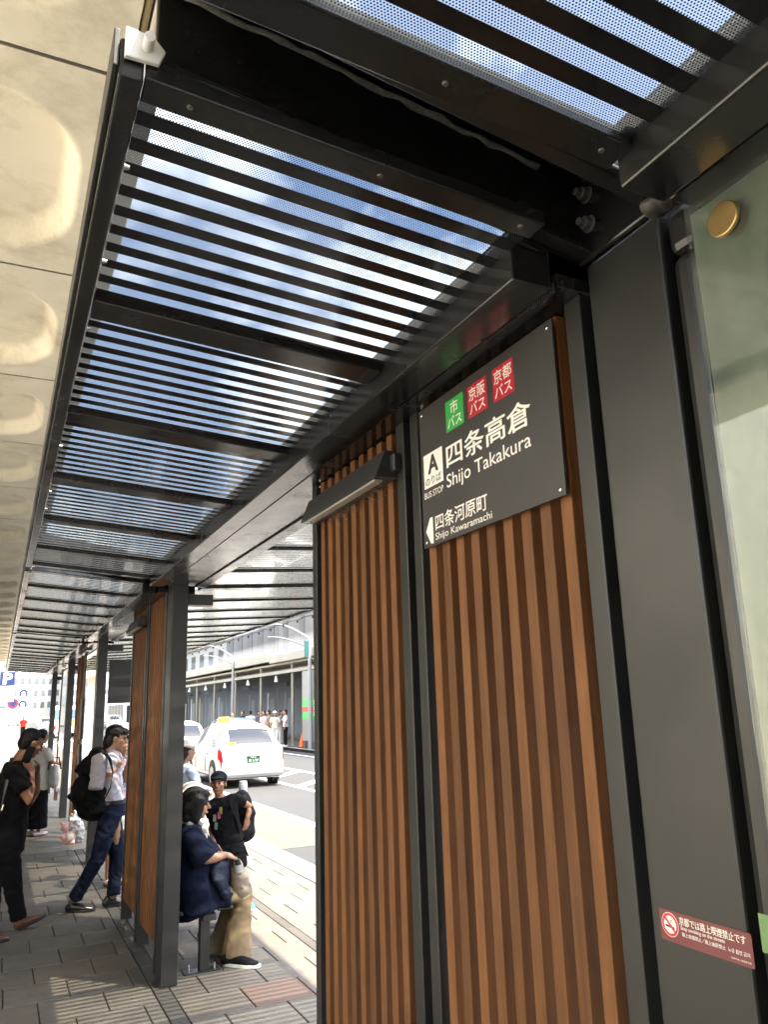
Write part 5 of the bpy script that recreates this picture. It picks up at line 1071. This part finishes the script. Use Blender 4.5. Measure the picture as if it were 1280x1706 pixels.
# ---- simpler figures farther off
def stander(label, X, Y, H, face_dir, top, bottom, skin=SKIN2, hairm=HAIR, shoem=SOLEW, skirt=0.0, toplen=0.52, hatm=None, arm=0.0, voxel=0.014, sleeve=0.5, group='people farther along the street', shift=(0, 0), long_hair=False):
    r = empty('person', (X, Y, 0), label, 'person', group); s = H/1.7; f = Vector(face_dir).normalized(); FWD[0] = f; sd = Vector((f.y, -f.x, 0)); O = Vector((X, Y, 0)); z = Vector((0, 0, 1))
    P = lambda a, b_, h_: O+sd*(a*s)+f*(b_*s)+z*(h_*s)
    b = MB(); T, F = head(b, P(0, 0.03, 1.58), f+Vector((0, 0, -.1)), s*0.97, nose=True)
    limb(b, [P(0, 0.0, 1.5), P(0, -0.01, 1.4), P(0, 0, 1.2), P(0, 0, 0.95)], [0.05*s, 0.06*s, 0.09*s, 0.09*s])
    for k in (-1, 1):
        a_ = arm if k == 1 else 0.0
        e = P(k*0.24, 0.02+0.1*a_, 1.12+0.05*a_); w = P(k*0.22, 0.08+0.2*a_, 0.88+0.42*a_)
        limb(b, [P(k*0.12, 0, 1.36), P(k*0.18, 0, 1.36), e, w], [0.045*s, 0.048*s, 0.036*s, 0.025*s]); hand(b, w, (w-e), f*0.3-sd*k, 0.9*s, 0.4, 0.1, 1)
        limb(b, [P(k*0.08, 0, 0.95), P(k*0.09, 0.01, 0.5), P(k*0.09, 0, 0.09)], [0.075*s, 0.05*s, 0.035*s])
    remesh_build(b, 'body', skin, r, max(0.008, voxel*0.7), 3)
    h = MB(); h.ball(T(0, -0.03, 0.045), (0.083*s, 0.098*s, 0.083*s), 14, 10, F); h.ball(T(0, -0.06, -0.03), (0.08*s, 0.06*s, 0.09*s), 12, 8, F)
    if long_hair: h.tube([T(0, -0.07, -0.05), T(0, -0.09, -0.2)], [0.075*s, 0.05*s], 10, rnd=True)
    remesh_build(h, 'hair', hairm, r, voxel, 2)
    if hatm:
        m = MB(); m.ball(T(0, -0.01, 0.075), (0.095*s, 0.105*s, 0.07*s), 14, 10, F); m.ball(T(0, 0.0, 0.06), (0.14*s, 0.15*s, 0.014*s), 16, 6, F); remesh_build(m, 'hat', hatm, r, voxel, 1)
    t = MB(); cl(t, [P(0, 0, 1.43), P(0, 0, 1.33), P(0, 0, 1.1), P(0, 0, 0.9+0.52-toplen)], [(0.07*s, 0.06*s), (0.175*s, 0.11*s), (0.16*s, 0.115*s), (0.19*s, 0.14*s)], 16)
    # orient the torso across the shoulders
    for k in (-1, 1):
        a_ = arm if k == 1 else 0.0; e = P(k*0.24, 0.02+0.1*a_, 1.12+0.05*a_); cl(t, [P(k*0.12, 0, 1.35), P(k*0.18, 0, 1.35), mid(P(k*0.18, 0, 1.35), e, sleeve*1.6)], [0.06*s, 0.065*s, 0.062*s])
    remesh_build(t, 'shirt', top, r, voxel, 3, 0.006, 12)
    l = MB()
    if skirt: cl(l, [P(0, 0, 0.98), P(0, 0, 0.7), P(0, 0, skirt)], [(0.15*s, 0.11*s), (0.19*s, 0.15*s), (0.22*s, 0.17*s)], 16)
    else:
        cl(l, [P(0, 0, 1.0), P(0, 0, 0.86)], [(0.16*s, 0.115*s)]*2, 14)
        for k in (-1, 1): cl(l, [P(k*0.085, 0, 0.88), P(k*0.09, 0.01, 0.5), P(k*0.09, 0, 0.1)], [0.095*s, 0.075*s, 0.065*s])
    remesh_build(l, 'skirt' if skirt else 'trousers', bottom, r, voxel, 3, 0.006, 12)
    for k in (-1, 1):
        a_ = P(k*0.09, -0.06, 0); m = MB(); m.tube([a_+z*0.04*s, P(k*0.09, 0.06, 0.035), P(k*0.095, 0.15, 0.028)], [(0.035*s, 0.04*s), (0.04*s, 0.034*s), (0.034*s, 0.024*s)], 10, rnd=True); m.build('shoe', shoem, r, smooth=True)
    return r
PINKC = cloth('pink floral cotton', (0.62, 0.36, 0.42), var=0.4); WHITEC = cloth('white cotton', (0.6, 0.58, 0.54), var=0.08); LBLUE = cloth('pale blue shirt', (0.42, 0.5, 0.66), var=0.06); GREYC = cloth('grey cotton', (0.2, 0.2, 0.2)); SHOEP = M('white and pink sneaker', (0.65, 0.5, 0.5), 0.6)
q = gnd(52, 1393); stander('woman in long white tunic over black trousers beyond the phone man', q.x+0.05, 14.2, 1.6, (0.8, 0.5, 0), WHITEC, BLACKT, skirt=0.12, toplen=0.72, shoem=SHOEP, arm=0.6)
hb = empty('handbag', (0.87, 14.05, 0.9), 'silver grey handbag hanging beside the woman in white', 'bag'); m = MB(); limb(m, [(0.88, 14.05, 1.0), (0.88, 14.05, 0.85), (0.88, 14.05, 0.76)], [(0.12, 0.06), (0.15, 0.08), (0.14, 0.07)], 12); remesh_build(m, 'bag', M('silver leather', (0.42, 0.41, 0.4), 0.35), hb, 0.014, 2); MB().tube([(0.78, 14.05, 0.98), (0.80, 14.05, 1.16), (0.93, 14.05, 1.16), (0.97, 14.05, 0.98)], 0.012, 6).build('handle', BLACKT, hb)
stander('woman in pink floral top behind the man in white', 1.30, 9.75, 1.56, (0.3, -0.9, 0), PINKC, WHITEC, skirt=0.62, shoem=SHOEP, arm=0.8)
stander('elderly man with grey hair mostly hidden behind the man in white', 1.52, 11.9, 1.66, (0.6, -0.8, 0), GREYC, DARKP, hairm=GREYHAIR)
stander('person in pale blue shirt partly hidden by the second column', 1.92, 9.2, 1.5, (0.9, 0.2, 0), LBLUE, GREYC, hatm=M('pale sun hat', (0.6, 0.57, 0.48), 0.8), shoem=SOLEW, arm=0.5)
# a second person sitting beyond the woman: lower legs and shoes show
Y = 7.25
s2 = empty('person', (1.5, Y, 0), 'person in grey trousers sitting beyond the woman in navy', 'person'); hp = Vector((1.48, Y, 0.54)); nk = Vector((1.44, Y, 1.18)); hd = at(322, 1330, Y); nk = Vector((hd.x-.03, Y, hd.z-.17))
FWD[0] = Vector((1, 0, 0))
b = MB(); T, F = head(b, hd, Vector((0.95, 0.1, -.1)), 0.95); limb(b, [hd, nk, mid(nk, hp), hp], [0.045, 0.055, 0.085, 0.09])
for o, kx, ax in ((-.1, 1.84, 1.70), (.1, 1.84, 1.76)):
    limb(b, [hp, Vector((kx, Y+o, 0.50)), Vector((ax, Y+o, 0.1))], [0.08, 0.055, 0.036]); w = Vector((1.72, Y+o*.8, 0.72)); e = Vector((1.52, Y+o*2.2, 0.82)); limb(b, [nk+Vector((0, o, -.05)), nk+Vector((0, o*1.7, -.08)), e, w], [0.045, 0.05, 0.036, 0.024]); hand(b, w, Vector((1, 0, -.3)), Vector((0, 0, -1)), 0.9, 0.4)
remesh_build(b, 'body', SKIN2, s2, 0.009, 3)
h = MB(); h.ball(T(0, -0.03, 0.045), (0.083, 0.098, 0.083), 14, 10, F); h.ball(T(0, -.06, -.03), (.08, .06, .09), 12, 8, F); remesh_build(h, 'hair', GREYHAIR, s2, 0.012, 2)
ht = empty('hat', hd+Vector((0, 0, .1)), 'white brimmed hat just behind the head of the seated woman in navy', 'hat')
m = MB(); c = T(0, -0.01, 0.07); m.ball(c, (0.10, 0.115, 0.075), 20, 12, F); m.ball(c+F @ Vector((0, 0.015, -0.012)), (0.15, 0.175, 0.013), 24, 6, F); remesh_build(m, 'crown', M('white sun hat', (0.6, 0.57, 0.48), 0.7, bump=0.2, bscale=200), ht, 0.008, 2)
t = MB(); cl(t, [nk, mid(nk, hp, .2), mid(nk, hp, .6), hp], [(.07, .07), (.16, .11), (.16, .12), (.17, .14)], 16)
for o in (-.1, .1): cl(t, [nk+Vector((0, o, -.05)), nk+Vector((0, o*1.7, -.08)), Vector((1.5, Y+o*2.1, 0.92))], [.06, .065, .065])
remesh_build(t, 'shirt', cloth('olive shirt', (0.16, 0.15, 0.10)), s2, 0.013, 3, .006, 12)
l = MB()
for o, kx, ax in ((-.1, 1.84, 1.70), (.1, 1.84, 1.76)): cl(l, [hp+Vector((0, o*.6, -.02)), Vector((kx, Y+o, 0.50)), Vector((ax, Y+o, 0.24))], [.10, .078, .066])
remesh_build(l, 'trousers', cloth('grey trousers', (0.09, 0.085, 0.085)), s2, 0.012, 3, .006, 12)
GREYSHOE = M('dark grey leather shoe', (0.045, 0.045, 0.047), 0.4)
for o, ax in ((-.1, 1.70), (.1, 1.76)): shoe('shoe', GREYSHOE, SOLEB, s2, (ax-.06, Y+o-.05, 0), (ax+.2, Y+o-.12, 0), .047, .075)
# people across the road
FAR = [(388, 38.5, 'person in white top farthest left under the far arcade', WHITEC, GREYC), (404, 41.5, 'person in black bending near the far shop door', BLACKT, DARKP), (417, 40, 'person in white leaning beside the one in black', WHITEC, GREYC), (430, 44, 'tall person in dark clothes by the far shop door', GREYC, DARKP),
       (440, 38, 'person in pale pink top among the far pedestrians', PINKC, WHITEC), (448, 37, 'person in beige top left of the one in the sun hat', BEIGE, DARKP), (458, 36, 'person in cream top wearing a pale sun hat across the road', cloth('cream top', (.55, .5, .38)), WHITEC), (468, 37.5, 'person in grey top behind the raised arm across the road', GREYC, WHITEC), (476, 36.3, 'person in white shirt and dark trousers raising an arm across the road', WHITEC, DARKP)]
for i, (px, yy, lab, a_, b_) in enumerate(FAR):
    c = at(px, 1220, yy); stander(lab, c.x, yy, 1.62+0.03*(i % 3), (-0.6+0.3*(i % 4), -0.7+0.4*(i % 3), 0), a_, b_, arm=1.0 if i == 8 else 0.2*(i % 3), voxel=0.02, hatm=M('pale hat', (.6, .56, .45), .8) if i == 6 else None, group='people under the far arcade')
rv = stander('person in red vest far down the pavement below the parking sign', 1.75, 66, 1.7, (0.2, -1, 0), cloth('red vest', (0.3, 0.015, 0.01)), DARKP, voxel=0.02)

# ---- plastic bag and plush toy hanging by the third screen
pbag = empty('plastic_bag', at(124, 1368, 10.4), 'crumpled clear plastic bag hanging behind the backpack', 'bag')
m = MB(); limb(m, [at(126, 1345, 10.4), at(124, 1362, 10.4), at(126, 1382, 10.4), at(127, 1392, 10.4)], [(0.02, 0.02), (0.07, 0.06), (0.12, 0.09), (0.10, 0.08)], 14); remesh_build(m, 'bag', M('crinkled plastic', (0.5, 0.51, 0.5), 0.2, var=0.5, vscale=30), pbag, 0.010, 1, 0.022, 16)
pt = empty('plush_toy', at(110, 1388, 10.3), 'pink plush toy with a pale belly hanging below the plastic bag', 'toy'); PL = M('pink plush', (0.62, 0.34, 0.30), 0.95, bump=0.8, bscale=200, sheen=0.6)
m = MB(); m.ball(at(108, 1378, 10.3), 0.05); m.ball(at(115, 1396, 10.3), (0.075, 0.06, 0.075)); m.ball(at(104, 1394, 10.28), (0.035, 0.03, 0.03)); m.ball(at(120, 1403, 10.26), (0.035, 0.035, 0.03)); m.ball(at(103, 1371, 10.3), 0.02); m.ball(at(113, 1371, 10.3), 0.02); remesh_build(m, 'body', PL, pt, 0.009, 3)
MB().ball(at(117, 1395, 10.235), (0.04, 0.012, 0.045)).build('belly', M('grey belly', (0.4, 0.38, 0.4), 0.9), pt, smooth=True)

# ---- what hangs on the farther columns of the shelter
Y3 = BAYS[3]
box('glass_panel', GLASS, shelter, 1.15, 1.16, Y3+0.13, Y3+1.65, 0.35, 2.7, 0.001)
for k in range(3): box('screen_board', WOOD, shelter, 1.14, 1.20, Y3+1.72+0.55*k, Y3+1.88+0.55*k, 0.15, 2.72, 0.003)
box('display_board', STEEL2, shelter, 1.30, 1.72, Y3-0.02, Y3+0.03, 1.95, 2.52, 0.003)
box('screen_post', STEEL2, shelter, 1.14, 1.235, Y3+1.66, Y3+1.70, 0.02, 2.74, 0.003)
PAPER = M('cream timetable sheet', (0.55, 0.5, 0.4), 0.6, var=0.2, vscale=30)
for i, (y0, y1, z0, z1, lab) in enumerate(((12.95, 13.2, 1.45, 2.05, 'upper cream timetable sheet on the third screen'), (12.95, 13.2, 0.8, 1.38, 'lower cream timetable sheet on the third screen'))):
    tag(MB().box(1.128, 1.136, y0, y1, z0, z1).build('timetable', PAPER, None, bevel=0.001), lab, 'timetable')
for y in (BAYS[4]+0.14,):
    box('glass_panel', GLASS, shelter, 1.15, 1.16, y, y+1.3, 0.35, 2.7, 0.001); box('screen_board', WOOD, shelter, 1.14, 1.2, y+1.4, y+1.6, .15, 2.72, .003)

# ================================================================== MIST from the spray nozzles of the far arcade
mist = MB().box(12.8, 16.3, 27, 62, 0.3, 5.2).build('haze', None); mist.data.materials.clear()
mm = bpy.data.materials.new('water mist'); mm.use_nodes = True; N = mm.node_tree.nodes; N.clear(); o_ = N.new('ShaderNodeOutputMaterial'); pv = N.new('ShaderNodeVolumePrincipled')
pv.inputs['Color'].default_value = (0.95, 0.93, 0.88, 1); pv.inputs['Density'].default_value = 0.055; mm.node_tree.links.new(pv.outputs[0], o_.inputs['Volume'])
mist.data.materials.append(mm); tag(mist, 'fine water mist drifting under the far arcade', 'mist', kind='stuff')
